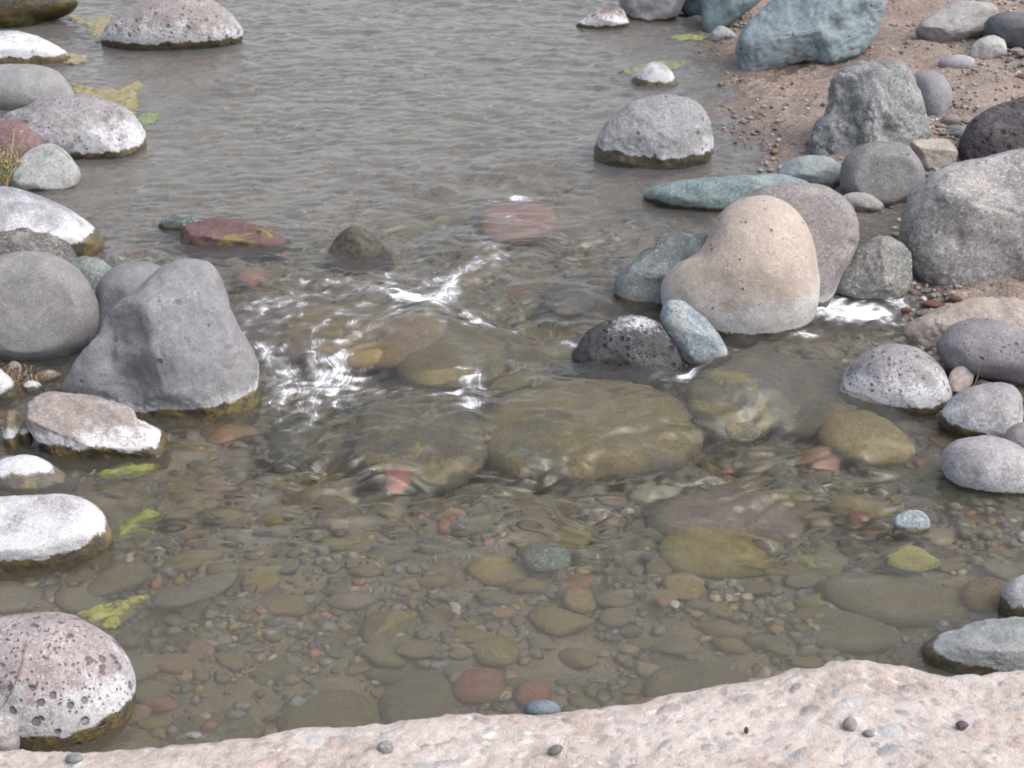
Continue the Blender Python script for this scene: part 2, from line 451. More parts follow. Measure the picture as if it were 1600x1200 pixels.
ROCKS = [
 # ---- left side, from the top
 ('boulder', 'low dark wet boulder with yellow algae in the top left corner', [(-120,-10),(20,-12),(90,-8),(120,2),(112,16),(90,26),(66,33),(45,48),(-20,52),(-120,48)], (20,44), A(base=(.09,.08,.065), wet_h=.2, ochre=.35, speck=.2), A(thick=.7, angular=.3)),
 ('boulder', 'flat white crusted boulder at the left edge above the smooth plain grey boulder', [(-140,70),(-60,50),(0,47),(50,54),(84,68),(102,80),(112,92),(104,106),(60,116),(-40,120),(-140,112)], (50,104), A(base=(.34,.30,.31), white=1.0, white_h=.2, wet_h=.05, ochre=.7), A(thick=.8)),
 ('boulder', 'pink pitted boulder with a crack and white rim standing in the upper pool', [(160,62),(172,42),(193,20),(225,-2),(262,-14),(300,-16),(330,-2),(356,16),(372,34),(380,50),(376,66),(350,82),(280,95),(210,92),(168,78)], (270,80), A(base=(.37,.32,.31), dark=(.24,.2,.2), white=1.0, white_h=.11, wet_h=.035, pores=.9, pore_scale=26, ochre=.9), A(thick=.9, angular=.3, sub=6, rough=.6)),
 ('boulder', 'smooth plain grey rounded boulder at the left edge behind the speckled boulder', [(-90,150),(-60,118),(-20,106),(30,101),(75,105),(102,124),(117,148),(112,170),(80,182),(20,184),(-70,180)], (30,172), A(base=(.33,.32,.32), speck=.15), A(thick=.9, angular=.2, rough=.5)),
 ('boulder', 'speckled black and white boulder with white lower edge in the upper pool at left', [(2,200),(8,178),(40,168),(60,158),(105,150),(150,150),(192,166),(214,186),(225,210),(224,235),(200,255),(150,266),(90,262),(35,245),(8,222)], (165,250), A(base=(.38,.34,.34), dark=(.14,.14,.17), light=(.5,.45,.43), white=1.0, white_h=.13, wet_h=.04, speck=.9, pores=.35, pore_scale=60, ochre=.8), A(thick=.9, angular=.4, sub=6)),
 ('boulder', 'dusty maroon rock at the left edge between the weed and the speckled boulder', [(-60,235),(-30,205),(0,192),(35,189),(58,197),(78,218),(88,240),(78,268),(20,285),(-60,280)], (50,262), A(base=(.27,.15,.16), light=(.4,.28,.28), speck=.3), A(thick=.9, angular=.4)),
 ('boulder', 'smooth green grey cobble with pale streaks beside the weed on the left', [(18,285),(28,258),(48,235),(75,225),(98,232),(120,258),(124,278),(108,298),(64,306),(30,302)], (80,298), A(base=(.27,.30,.28), light=(.50,.50,.50), dark=(.15,.18,.16), speck=.3, patch=(.52,.5,.5), patch_amt=.8, wet_h=.008), A(thick=.9, planes=((-.2,-.3,.93,.6),(.6,.2,.75,.66)), angular=.4, rough=.6)),
 ('boulder', 'large sloping grey boulder with bright white right tip at the left edge', [(-190,350),(-120,308),(-50,293),(0,291),(50,302),(100,322),(140,350),(160,374),(158,396),(130,418),(60,440),(-60,440),(-190,430)], (135,402), A(base=(.35,.335,.36), dark=(.19,.185,.21), white=.95, white_h=.16, wet_h=.035, speck=.6, ochre=1.2, tilt=(-.07,0)), A(thick=.8, angular=.3, sub=6, rough=.6)),
 ('rock', 'rough dark brown rock wedged between the large sloping boulder and the round grey boulder', [(-90,395),(-40,372),(0,364),(50,358),(92,370),(120,395),(134,425),(120,455),(0,470),(-80,450)], (118,440), A(base=(.17,.155,.15), light=(.36,.32,.3), dark=(.06,.055,.05), speck=.6), A(thick=.8, angular=.9, rough=1.8)),
 ('rock', 'pale green speckled rock behind the round grey boulder at left', [(104,425),(118,405),(138,400),(162,408),(188,432),(190,460),(150,478),(112,465)], (165,462), A(base=(.22,.26,.235), light=(.36,.39,.36), speck=.5, wet_h=.008), A(thick=.8, angular=.7)),
 ('boulder', 'rounded lump of grey stone leaning behind the largest grey boulder on the left', [(148,480),(152,448),(172,422),(204,409),(240,411),(272,430),(290,480),(262,540),(180,545),(150,520)], (230,535), A(base=(.27,.265,.275), speck=.15), A(thick=.8, angular=.3, rough=.5)),
 ('boulder', 'round disc shaped grey boulder at the left edge beside the largest grey boulder', [(-70,500),(-55,448),(-20,412),(20,395),(62,393),(104,407),(136,438),(153,478),(153,515),(135,545),(100,563),(50,569),(0,562),(-45,540)], (60,562), A(base=(.29,.275,.265), speck=.2, dark=(.2,.19,.19), patch=(.22,.22,.23), patch_amt=.2), A(thick=.75, planes=((.08,.05,1,.66),(0,-.6,.8,.86)), angular=.2, rough=.4, sub=6)),
 ('boulder', 'largest grey boulder on the left, steep faced with a brown wet foot in the rapids', [(93,612),(104,585),(150,525),(193,470),(230,436),(264,406),(298,400),(325,404),(341,420),(351,455),(372,512),(397,562),(405,602),(404,645),(378,685),(300,702),(235,690),(180,655),(120,632)], (322,668), A(base=(.285,.275,.29), light=(.38,.36,.365), dark=(.19,.19,.205), white=.75, white_h=.035, wet_h=.035, pores=.04, pore_scale=30, speck=.2, ochre=1.6, tilt=(-.13,.0)), A(thick=.82, planes=((-.55,.18,.82,.53),(.22,-.05,.97,.60),(-.1,.75,.65,.62),(.1,-.8,.6,.80),(-.75,.5,.4,.72)), angular=.8, sub=6, rough=.8, dents=((222,598,34,.035),(195,520,22,.022),(238,530,16,.02),(250,480,30,-.02),(300,560,60,-.03),(180,562,14,.015),(295,470,50,.01),(235,575,50,.012),(345,665,44,.025)))),
 ('boulder', 'flat brown topped rock with white rim in front of the largest grey boulder', [(43,645),(52,622),(90,611),(150,619),(202,638),(214,655),(248,668),(256,690),(264,712),(258,730),(190,748),(120,738),(70,700),(48,668)], (190,724), A(base=(.36,.30,.27), light=(.5,.44,.41), white=1.0, white_h=.05, wet_h=.035, ochre=.75, speck=.25, whitecol=(.5,.49,.5)), A(thick=.9, planes=((0,-.6,.8,.42),(.15,.75,.64,.62),(-.5,.3,.8,.66)), angular=.8, sub=6, pw=2.2)),
 ('rock', 'small white topped rock at the left edge above the flat pinkish white boulder', [(-20,735),(5,718),(35,711),(66,719),(98,738),(118,756),(105,778),(40,785),(-20,775)], (55,762), A(base=(.5,.5,.55), white=1.0, white_h=.2, wet_h=.03, ochre=.7), A(thick=.9, angular=.5)),
 ('boulder', 'flat pinkish white boulder with mossy brown underside at the left edge', [(-140,800),(-60,780),(0,776),(60,774),(118,776),(150,795),(170,822),(175,850),(150,878),(60,908),(-20,925),(-140,920)], (80,886), A(base=(.50,.43,.42), light=(.62,.57,.56), white=1.0, white_h=.13, wet_h=.045, ochre=.9, speck=.5, dark=(.2,.2,.24)), A(thick=.85, planes=((0,-.75,.66,.55),), angular=.5, sub=6, rough=.7, pw=2.2)),
 ('boulder', 'round pinkish boulder full of dark pits with a mossy foot in the bottom left corner', [(-75,1080),(-68,1010),(-30,972),(30,961),(92,960),(142,980),(182,1010),(205,1048),(211,1088),(200,1130),(150,1172),(80,1185),(10,1180),(-50,1150)], (160,1148), A(base=(.45,.37,.36), light=(.56,.48,.47), dark=(.22,.18,.19), white=1.0, white_h=.12, wet_h=.06, pores=.75, pore_scale=30, speck=.35, ochre=1.0), A(thick=.9, angular=.25, sub=6, rough=.5)),
 ('rock', 'small white capped rock cut off by the left edge below the round disc shaped boulder', [(-70,605),(-40,578),(-8,574),(12,588),(24,606),(20,630),(-30,645),(-70,635)], (0,630), A(base=(.45,.43,.42), white=1, white_h=.1, wet_h=.03, ochre=.6), A(thick=.9)),
 ('stone', 'small upright brown stone with a white tip left of the flat brown topped rock', [(6,690),(10,650),(16,642),(26,644),(30,660),(32,700),(18,712)], (20,700), A(base=(.26,.21,.13), white=1, white_h=.03, wet_h=.045, ochre=.6), A(thick=.9, sub=4)),
 ('stone', 'thin brown stone with a tiny white tip touching the flat brown topped rock', [(32,690),(34,662),(42,657),(48,664),(50,690),(44,702)], (41,694), A(base=(.26,.21,.13), white=1, white_h=.02, wet_h=.03, ochre=.6), A(thick=.9, sub=4)),
 ('stone', 'small white pebble with brown foot in the mud below the round disc shaped boulder', ell(52,606,16,11,20), (52,612), A(base=(.45,.42,.38), white=1, white_h=.05, wet_h=.012), A(thick=.9, sub=4)),
 ('stone', 'reddish brown pebble with pale end in the dark gap left of the largest grey boulder', ell(72,590,24,11,-15), (70,597), A(base=(.26,.17,.10), light=(.5,.45,.4), speck=.3, wet_h=.01), A(thick=.9, sub=4)),
 ('stone', 'grey pebble half buried at the foot of the round disc shaped boulder', ell(22,572,11,8,0), (22,577), A(base=(.27,.26,.24)), A(thick=.9, sub=4)),
 ('stone', 'pale angular chip wedged between the round disc shaped boulder and the largest grey boulder', [(150,505),(153,475),(158,470),(165,486),(166,502),(156,512)], (158,508), A(base=(.48,.40,.35)), A(thick=.7, sub=4, angular=.9)),
 # ---- in the water, upper pool and riffle
 ('stone', 'small dark green stone with white flecks left of the maroon rock', [(248,352),(260,341),(284,334),(310,340),(322,352),(304,366),(262,368)], (284,360), A(base=(.13,.16,.15), light=(.4,.42,.42), speck=.5, wet_h=.015, ochre=.2), A(thick=.9, sub=5)),
 ('rock', 'maroon rock with a yellow algae patch breaking the water in the upper pool', [(283,374),(288,354),(310,345),(345,339),(384,344),(420,358),(455,380),(440,402),(370,415),(300,408),(283,390)], (340,388), A(base=(.19,.105,.105), light=(.29,.18,.175), dark=(.1,.05,.055), patch=(.34,.27,.03), patch_amt=.42, pores=.2, speck=.2, wet_h=.0, ochre=.4), A(thick=.8, planes=((0,-.75,.65,.5),(-.3,.4,.87,.6)), angular=.7, rough=1.3)),
 ('rock', 'dark brown triangular rock standing alone in the fast water above the rapids', [(510,400),(524,372),(550,353),(575,359),(598,378),(614,404),(606,432),(540,436),(510,420)], (558,405), A(base=(.13,.115,.09), light=(.2,.17,.12), dark=(.05,.045,.04), speck=.25, wet_h=.0), A(thick=.8, planes=((-.6,0,.8,.45),(.5,.1,.86,.5)), angular=.9)),
 ('stone', 'orange red stone just under the water between the rapids and the maroon rock', ell(392,430,24,13,10), (392,436), A(base=(.42,.16,.10), speck=.1), A(thick=.9, refr=.03)),
 # ---- right side, from the top
 ('rock', 'low white topped brown rock at the top, left of the pale grey boulder', [(900,40),(920,24),(940,15),(962,11),(976,20),(982,42),(968,55),(920,52)], (950,46), A(base=(.24,.17,.15), white=1.0, white_h=.08, wet_h=.02), A(thick=.8, angular=.7)),
 ('boulder', 'pale grey smooth boulder at the top edge in front of the teal boulders', [(966,0),(978,-35),(1010,-60),(1050,-55),(1072,-15),(1065,15),(1045,34),(1005,40),(980,26)], (1018,33), A(base=(.40,.385,.40), light=(.52,.5,.5), wet_h=.012, white=.7, white_h=.08, dark=(.2,.22,.25), speck=.15), A(thick=.85, planes=((0,-.5,.85,.6),), angular=.4)),
 ('boulder', 'teal boulder cut by the top edge left of the large blue boulder', [(1096,-10),(1110,-60),(1180,-70),(1205,-25),(1185,5),(1160,25),(1135,46),(1110,56),(1098,40)], (1108,52), A(base=(.20,.29,.31), light=(.30,.38,.40), dark=(.13,.19,.21), speck=.15), A(thick=.8, planes=((-.6,.1,.8,.5),(.5,0,.86,.6)), angular=.9)),
 ('boulder', 'dark blue grey boulder squeezed between the pale grey boulder and the teal boulder', [(1060,0),(1066,-40),(1100,-60),(1125,-30),(1118,5),(1102,30),(1080,26),(1064,14)], (1085,26), A(base=(.14,.20,.23), dark=(.08,.12,.14), speck=.2), A(thick=.8, angular=.8)),
 ('stone', 'small pale grey stone at the waterline left of the large blue boulder', [(1108,62),(1115,46),(1126,40),(1140,46),(1151,58),(1146,68),(1118,69)], (1128,66), A(base=(.38,.37,.36)), A(thick=.9, angular=.8)),
 ('boulder', 'large blue boulder lying on the sand bank at the top right', [(1149,82),(1152,58),(1170,34),(1200,8),(1240,-22),(1300,-45),(1368,-38),(1384,5),(1374,48),(1345,82),(1304,104),(1262,97),(1236,100),(1196,112),(1165,115)], (1200,108), A(base=(.26,.345,.385), light=(.37,.44,.47), dark=(.16,.205,.23), speck=.25, white=.55, white_h=.05, wet_h=-.02, pores=.08, patch=(.30,.33,.34), patch_amt=.2), A(thick=.8, planes=((-.25,-.25,.93,.55),(.5,.35,.8,.70),(-.1,.6,.75,.75)), angular=.9, sub=6, base_z=.125, sink=1.4, dents=((1290,50,14,.03),(1330,30,18,.03),(1270,10,40,-.03)))),
 ('rock', 'small pale rock with mossy foot alone in the water above the rounded grey boulder', [(984,135),(992,118),(1004,106),(1020,96),(1036,98),(1048,110),(1056,126),(1060,142),(1030,152),(994,150)], (1020,136), A(base=(.40,.41,.41), white=.8, white_h=.08, wet_h=.035, ochre=.9, speck=.4), A(thick=.9, angular=.6)),
 ('boulder', 'rounded grey boulder with dark wet foot standing in the upper pool near the right bank', [(928,242),(937,206),(960,180),(990,160),(1030,151),(1070,154),(1098,174),(1113,208),(1114,240),(1098,268),(1050,286),(980,284),(935,266)], (1005,265), A(base=(.345,.33,.34), light=(.45,.43,.43), dark=(.2,.2,.21), white=.7, white_h=.07, wet_h=.05, pores=.15, speck=.35, ochre=.25), A(thick=.9, planes=((.1,-.6,.8,.78),(-.5,.25,.83,.80)), angular=.5, sub=6)),
 ('boulder', 'long low teal boulder lying across the shore below the rounded grey boulder', [(1006,302),(1030,288),(1090,279),(1160,275),(1225,274),(1262,286),(1260,310),(1200,335),(1120,343),(1050,334),(1012,316)], (1110,331), A(base=(.24,.325,.33), light=(.40,.47,.47), dark=(.10,.14,.15), speck=.3, wet_h=.022, ochre=.3), A(thick=1.0, angular=.5)),
 ('rock', 'pale teal flat rock between the long teal boulder and the round dark grey boulder', [(1212,272),(1228,254),(1262,243),(1298,247),(1314,266),(1312,292),(1270,308),(1222,296)], (1262,300), A(base=(.33,.37,.37), light=(.47,.5,.49), dark=(.2,.24,.24), speck=.2), A(thick=.9, angular=.7)),
 ('boulder', 'mauve grey speckled boulder behind the tall tan boulder', [(1145,345),(1155,312),(1185,291),(1230,285),(1290,292),(1325,314),(1340,350),(1336,388),(1317,428),(1303,462),(1280,486),(1215,480),(1155,420)], (1288,478), A(base=(.315,.275,.27), light=(.42,.37,.36), speck=.4, white=.6, white_h=.06, wet_h=.02, ochre=.1), A(thick=.75, planes=((.05,0,1,.62),), angular=.25, sub=6, rough=.5, dents=((1322,385,8,.015),))),
 ('boulder', 'tall tan boulder with a hooded top and white stained base beside the rapids', [(1034,475),(1034,445),(1056,414),(1084,400),(1102,378),(1118,342),(1142,316),(1184,305),(1224,315),(1254,345),(1271,390),(1279,430),(1276,480),(1254,518),(1210,545),(1140,548),(1085,520),(1046,498)], (1190,528), A(base=(.54,.43,.34), light=(.62,.53,.45), dark=(.40,.32,.27), white=.75, white_h=.15, wet_h=.03, ochre=.35, speck=.2, pores=.12, pore_scale=45), A(thick=.9, angular=.08, sub=6, rough=.6, dents=((1085,445,40,.014),))),
 ('boulder', 'dark green grey boulder half hidden behind the left flank of the tall tan boulder', [(960,455),(966,432),(1000,398),(1040,374),(1082,364),(1118,372),(1120,425),(1070,490),(1020,498),(972,482)], (1000,478), A(base=(.155,.185,.185), light=(.36,.39,.39), dark=(.07,.085,.085), speck=.5, white=.2, white_h=.2, wet_h=.012), A(thick=.8, planes=((0,-.7,.7,.5),(-.5,.3,.8,.62)), angular=.6)),
 ('rock', 'black pitted rock with a white salted top left of the tilted blue speckled stone', [(893,555),(910,530),(942,501),(980,492),(1016,497),(1042,515),(1064,548),(1070,585),(1030,622),(950,618),(902,582)], (965,590), A(base=(.105,.10,.105), light=(.17,.165,.17), dark=(.035,.035,.04), pores=.8, pore_scale=34, speck=.15, wet_h=-.05, white=.95, white_h=.21, cap=.10), A(thick=.85, angular=.4, sub=6)),
 ('stone', 'tilted blue and tan speckled stone leaning in front of the tall tan boulder', [(1032,492),(1040,472),(1064,468),(1090,488),(1116,514),(1136,545),(1148,580),(1128,600),(1086,585),(1052,545),(1036,512)], (1108,580), A(base=(.30,.36,.39), light=(.44,.44,.42), dark=(.13,.19,.25), speck=.5, patch=(.47,.44,.40), patch_amt=.6, wet_h=.012, ochre=.3), A(thick=.75, angular=.6)),
 ('boulder', 'grey granite boulder with a ridged face on the sand bank at upper right', [(1268,238),(1272,198),(1296,170),(1297,130),(1318,107),(1370,97),(1408,103),(1434,138),(1446,185),(1462,225),(1446,252),(1385,275),(1310,280),(1276,262)], (1300,256), A(base=(.285,.285,.28), light=(.43,.42,.41), dark=(.15,.155,.16), speck=.45, patch=(.18,.19,.20), patch_amt=.3), A(thick=.8, planes=((.45,-.2,.86,.55),(-.75,.1,.65,.50),(0,.7,.7,.75)), angular=1.0, sub=6, rough=1.3, base_z=.11, dents=((1318,140,12,.04),(1290,150,10,.03),(1375,212,18,.05),(1395,150,60,-.03),(1298,215,10,-.02)))),
 ('stone', 'smooth rounded grey stone touching the right side of the ridged granite boulder', [(1424,130),(1436,113),(1466,115),(1484,137),(1487,160),(1472,186),(1452,194),(1434,178)], (1456,188), A(base=(.30,.295,.305), speck=.15, dark=(.2,.2,.22)), A(thick=.9, angular=.2, rough=.4, base_z=.13)),
 ('boulder', 'round dark grey boulder standing on edge in front of the ridged granite boulder', [(1314,280),(1318,250),(1342,228),(1378,221),(1415,228),(1440,260),(1442,292),(1424,318),(1385,330),(1335,316),(1317,300)], (1385,324), A(base=(.25,.245,.245), light=(.34,.33,.32), speck=.3, pores=.1, pore_scale=50), A(thick=.8, planes=((0,.08,1,.66),(0,-.6,.8,.86)), angular=.2, rough=.4, base_z=.10)),
 ('stone', 'small blocky cream stone between the round dark grey boulder and the huge grey boulder', [(1423,226),(1430,219),(1478,217),(1495,236),(1492,258),(1466,272),(1440,262),(1436,246)], (1464,268), A(base=(.47,.40,.33), light=(.58,.52,.45), speck=.2), A(thick=.9, planes=((0,-.8,.6,.5),(0,.3,.95,.55)), angular=1.0, base_z=.13)),
 ('boulder', 'dark purple brown pumice boulder full of holes at the right edge', [(1504,248),(1506,208),(1535,172),(1588,150),(1650,140),(1720,190),(1700,262),(1600,280),(1515,275)], (1530,268), A(base=(.15,.125,.135), light=(.22,.18,.19), dark=(.05,.04,.045), pores=1.0, pore_scale=30, speck=.3), A(thick=.8, angular=.5, rough=1.3, sub=6, base_z=.14)),
 ('boulder', 'huge grey and white banded boulder at the right edge', [(1410,378),(1414,335),(1438,290),(1474,260),(1530,243),(1600,233),(1700,245),(1760,330),(1720,440),(1640,478),(1560,470),(1500,466),(1440,442),(1414,405)], (1545,466), A(base=(.41,.365,.335), light=(.55,.53,.53), dark=(.20,.195,.20), speck=.45, patch=(.19,.195,.21), patch_amt=.3, mott=1.2), A(thick=.8, planes=((.1,-.8,.6,.50),(-.42,.30,.86,.60),(.3,.6,.7,.75)), angular=.6, sub=6, base_z=.07, dents=((1545,330,50,.02),(1480,310,50,-.03),(1560,300,16,.02)))),
 ('rock', 'wedge shaped green and pink speckled rock left of the huge grey boulder', [(1305,445),(1328,400),(1358,376),(1376,370),(1402,376),(1422,396),(1424,440),(1404,474),(1372,484),(1325,465)], (1376,476), A(base=(.30,.27,.245), light=(.46,.42,.39), dark=(.14,.155,.145), speck=.45, patch=(.17,.19,.175), patch_amt=.5, wet_h=.004), A(thick=.8, planes=((-.45,.1,.88,.45),(.6,-.2,.77,.5),(.1,.8,.6,.6)), angular=1.0)),
 ('boulder', 'wide tan boulder with a grey lower lobe at the right edge below the huge boulder', [(1403,522),(1420,502),(1475,478),(1536,460),(1600,468),(1680,500),(1680,560),(1620,600),(1550,584),(1480,558),(1420,546)], (1440,548), A(base=(.46,.375,.315), light=(.55,.48,.42), dark=(.26,.21,.18), speck=.2), A(thick=.8, planes=((-.1,-.85,.52,.45),(-.5,.3,.8,.6)), angular=.9, sub=6, base_z=.045)),
 ('boulder', 'purple grey rounded boulder lying against the wide tan boulder at the right edge', [(1470,560),(1468,530),(1500,504),(1545,497),(1585,510),(1640,535),(1690,580),(1640,610),(1590,600),(1530,590),(1490,580)], (1585,602), A(base=(.30,.27,.295), light=(.40,.36,.38), dark=(.18,.15,.17), pores=.3, pore_scale=40, speck=.2), A(thick=.75, angular=.3, base_z=.04)),
 ('boulder', 'white crusted dome shaped boulder in the water at right, uppermost of the three white ones', [(1306,632),(1320,582),(1350,551),(1390,538),(1430,544),(1464,568),(1483,602),(1480,638),(1446,664),(1370,664),(1318,650)], (1400,646), A(base=(.36,.33,.34), light=(.5,.46,.46), dark=(.18,.17,.18), white=1.0, white_h=.09, wet_h=.025, pores=.6, pore_scale=44, speck=.4, ochre=.2), A(thick=.9, angular=.35, sub=6, rough=.6)),
 ('boulder', 'white edged boulder with mossy left foot, middle of the three white ones at right', [(1470,655),(1484,628),(1510,607),(1558,597),(1588,608),(1597,650),(1582,684),(1540,698),(1486,680)], (1530,688), A(base=(.36,.335,.34), light=(.46,.43,.42), dark=(.22,.21,.22), white=1.0, white_h=.09, wet_h=.022, speck=.3, ochre=1.0, tilt=(.25,0)), A(thick=.9, angular=.3, sub=6, rough=.5)),
 ('boulder', 'smooth oval white edged boulder, lowest of the three white ones at right', [(1472,722),(1484,695),(1516,683),(1560,682),(1600,702),(1636,742),(1622,775),(1545,782),(1490,760)], (1545,770), A(base=(.40,.36,.37), light=(.5,.47,.47), dark=(.24,.23,.25), white=.9, white_h=.09, wet_h=.015, speck=.3, ochre=.3), A(thick=.9, angular=.2, sub=6, rough=.5)),
 ('stone', 'small mauve rounded stone at the right edge between two white edged boulders', [(1568,690),(1578,668),(1606,660),(1650,680),(1650,715),(1600,714),(1576,706)], (1600,708), A(base=(.36,.31,.31), speck=.2), A(thick=.9, angular=.2, base_z=.03)),
 ('stone', 'small bluish white pebble alone in the shallow lower pool at right', [(1393,818),(1402,804),(1422,797),(1442,800),(1452,814),(1448,830),(1420,842),(1400,836)], (1424,831), A(base=(.33,.37,.41), light=(.55,.58,.6), dark=(.2,.24,.28), speck=.5, wet_h=.002), A(thick=.9)),
 ('boulder', 'long smooth grey green boulder lying against the concrete ledge at bottom right', [(1441,1022),(1458,1000),(1510,981),(1600,966),(1700,960),(1740,1030),(1700,1075),(1560,1078),(1470,1066)], (1480,1052), A(base=(.35,.36,.35), light=(.44,.45,.44), dark=(.2,.21,.21), wet_h=.03, ochre=.5, speck=.2, white=.3, white_h=.05, tilt=(.05,0)), A(thick=.9, angular=.4, sub=6)),
 ('boulder', 'mauve grey boulder with mossy foot cut off by the right edge above the concrete ledge', [(1564,940),(1574,915),(1604,900),(1660,900),(1670,960),(1620,978),(1575,968)], (1600,970), A(base=(.36,.32,.33), white=.6, white_h=.08, wet_h=.04, ochre=.8), A(thick=.9, angular=.4)),
 ('boulder', 'pale grey white angular boulder on the sand at the top right corner', [(1430,52),(1450,25),(1488,2),(1528,2),(1556,14),(1552,44),(1512,64),(1460,70)], (1480,66), A(base=(.44,.42,.40), light=(.54,.52,.5), speck=.15), A(thick=.9, planes=((-.3,-.6,.7,.5),(.3,.1,.95,.6)), angular=.9, base_z=.17)),
 ('boulder', 'dark blue grey boulder at the right edge beside the pale angular boulder', [(1540,45),(1550,25),(1590,20),(1650,30),(1660,75),(1600,82),(1556,68)], (1590,78), A(base=(.17,.175,.195), speck=.15), A(thick=.9, angular=.3, base_z=.17)),
 ('stone', 'white rounded stone in front of the dark blue grey boulder at top right', [(1514,82),(1526,64),(1548,56),(1568,64),(1570,88),(1540,96),(1518,94)], (1540,94), A(base=(.50,.48,.46), speck=.2), A(thick=.9, angular=.6, base_z=.155)),
 ('stone', 'flat oval lilac grey stone on the sand left of the white rounded stone', ell(1495,100,29,14,0), (1495,111), A(base=(.38,.36,.39), speck=.1), A(thick=.9, angular=.1, rough=.3, base_z=.145)),
 ('stone', 'flat pale stone with a wet brown foot in front of the round dark grey boulder', [(1312,318),(1320,304),(1345,300),(1366,308),(1380,322),(1364,334),(1330,332)], (1350,331), A(base=(.42,.40,.38), light=(.55,.53,.51), wet_h=.004, ochre=.5), A(thick=.9, angular=.5)),
 ('stone', 'small pink stone under the left shoulder of the huge grey boulder', ell(1456,287,15,9,10), (1456,295), A(base=(.38,.29,.28)), A(thick=.9, base_z=.11)),
 ('stone', 'teal stone caught at the left flank of the huge grey boulder', [(1418,322),(1425,306),(1440,300),(1452,304),(1448,320),(1430,335),(1420,340)], (1426,335), A(base=(.20,.25,.25), light=(.4,.42,.42)), A(thick=.9, base_z=.10)),
 ('stone', 'dark grey oval stone in the corner between the wedge shaped rock and the huge boulder', ell(1426,430,21,16,40), (1432,446), A(base=(.19,.19,.205), speck=.1), A(thick=.9, angular=.2, base_z=.07)),
 ('stone', 'small teal pebble at the tip of the white froth left of the wide tan boulder', ell(1411,486,12,10,0), (1411,494), A(base=(.25,.31,.32), speck=.3), A(thick=.9, base_z=.055)),
 ('stone', 'rough reddish brown stone right of the wedge shaped rock', ell(1430,468,16,14,0,wob=.2), (1430,479), A(base=(.24,.18,.165), speck=.4), A(thick=.9, angular=.9, base_z=.06)),
 ('stone', 'dark lumpy stone above the wide tan boulder', ell(1455,480,20,12,-20,wob=.2), (1452,488), A(base=(.13,.135,.145), speck=.4), A(thick=.9, angular=.8, base_z=.06)),
 ('stone', 'teal grey pebble between the wide tan boulder and the dome shaped boulder', ell(1481,577,14,12,0), (1481,586), A(base=(.28,.31,.31), speck=.2), A(thick=.9, base_z=.035)),
 ('stone', 'small pale triangular stone below the curled dry leaf at right', ell(1538,602,17,9,15), (1538,608), A(base=(.42,.38,.37)), A(thick=.9, angular=.8, base_z=.035)),
 ('stone', 'slate blue round stone with a white scar sitting on the lip of the concrete ledge', [(819,1112),(824,1100),(842,1094),(862,1095),(874,1104),(874,1116),(850,1122),(828,1120)], (848,1116), A(base=(.17,.22,.26), light=(.22,.27,.31), speck=.1, patch=(.6,.58,.55), patch_amt=-.35), A(thick=.9, angular=.1, rough=.3, base_z=.335, sink=1)),
 ('rock', 'pale grey rock end touching the concrete ledge in the bottom left corner', [(-60,1150),(-40,1120),(0,1112),(24,1122),(30,1146),(20,1172),(-40,1185)], (5,1172), A(base=(.42,.38,.37), light=(.52,.49,.48), speck=.3), A(thick=.9, base_z=.27)),
 # ---- stones just under or barely breaking the moving water
 ('boulder', 'large yellow olive boulder just under the water below the black pitted rock', [(742,676),(760,645),(800,618),(860,602),(940,596),(1010,604),(1060,622),(1092,660),(1080,700),(1000,722),(880,728),(790,712)], (900,716), A(base=(.27,.20,.055), light=(.38,.28,.07), dark=(.12,.10,.045), patch=(.13,.12,.10), patch_amt=.4, speck=.2), A(thick=.6, angular=.3, refr=.07, sub=6, cover=.02)),
 ('boulder', 'rounded brown boulder with yellow algae barely breaking the water right of the large yellow one', [(1074,640),(1088,608),(1120,595),(1160,598),(1190,618),(1204,648),(1180,672),(1110,674)], (1130,668), A(base=(.16,.145,.11), light=(.24,.21,.16), patch=(.36,.28,.05), patch_amt=.45, speck=.3), A(thick=.7, angular=.3, refr=.06)),
 ('boulder', 'wide brown boulder under the fast water below the tall tan boulder', [(1120,600),(1140,570),(1190,560),(1260,566),(1320,590),(1345,625),(1300,650),(1220,655),(1150,640)], (1230,648), A(base=(.15,.13,.11), light=(.22,.2,.17), speck=.2), A(thick=.55, angular=.3, refr=.09)),
 ('boulder', 'pinkish ochre slab under the white water of the rapids', [(440,515),(460,490),(520,484),(590,482),(650,490),(700,515),(690,545),(600,560),(500,555),(450,540)], (570,550), A(base=(.27,.19,.12), light=(.36,.26,.18), patch=(.30,.2,.04), patch_amt=.6, speck=.2), A(thick=.5, angular=.3, refr=.06)),
 ('rock', 'purple brown rock under the water right beside the top of the largest grey boulder', [(352,520),(356,492),(390,484),(430,496),(446,520),(430,545),(370,545)], (400,540), A(base=(.17,.125,.135), light=(.24,.18,.18)), A(thick=.7, angular=.3, refr=.05)),
 ('boulder', 'dark olive boulder with yellow patches under the water left of the large yellow one', [(550,665),(575,632),(640,618),(700,630),(745,665),(765,700),(720,735),(620,735),(565,710)], (650,730), A(base=(.13,.115,.075), light=(.20,.17,.10), patch=(.33,.25,.04), patch_amt=.4), A(thick=.6, angular=.4, refr=.08)),
 ('boulder', 'yellowish boulder under the rapids between the white water and the black pitted rock', [(620,560),(640,525),(690,516),(750,524),(790,550),(780,585),(700,598),(640,590)], (700,590), A(base=(.20,.165,.08), light=(.29,.23,.09), speck=.2), A(thick=.6, angular=.3, refr=.06)),
 ('rock', 'dark green rock under the water at the foot of the rapids', [(418,660),(430,632),(470,622),(500,640),(510,680),(480,705),(435,700)], (465,700), A(base=(.07,.08,.065), light=(.13,.15,.12)), A(thick=.7, angular=.5, refr=.08)),
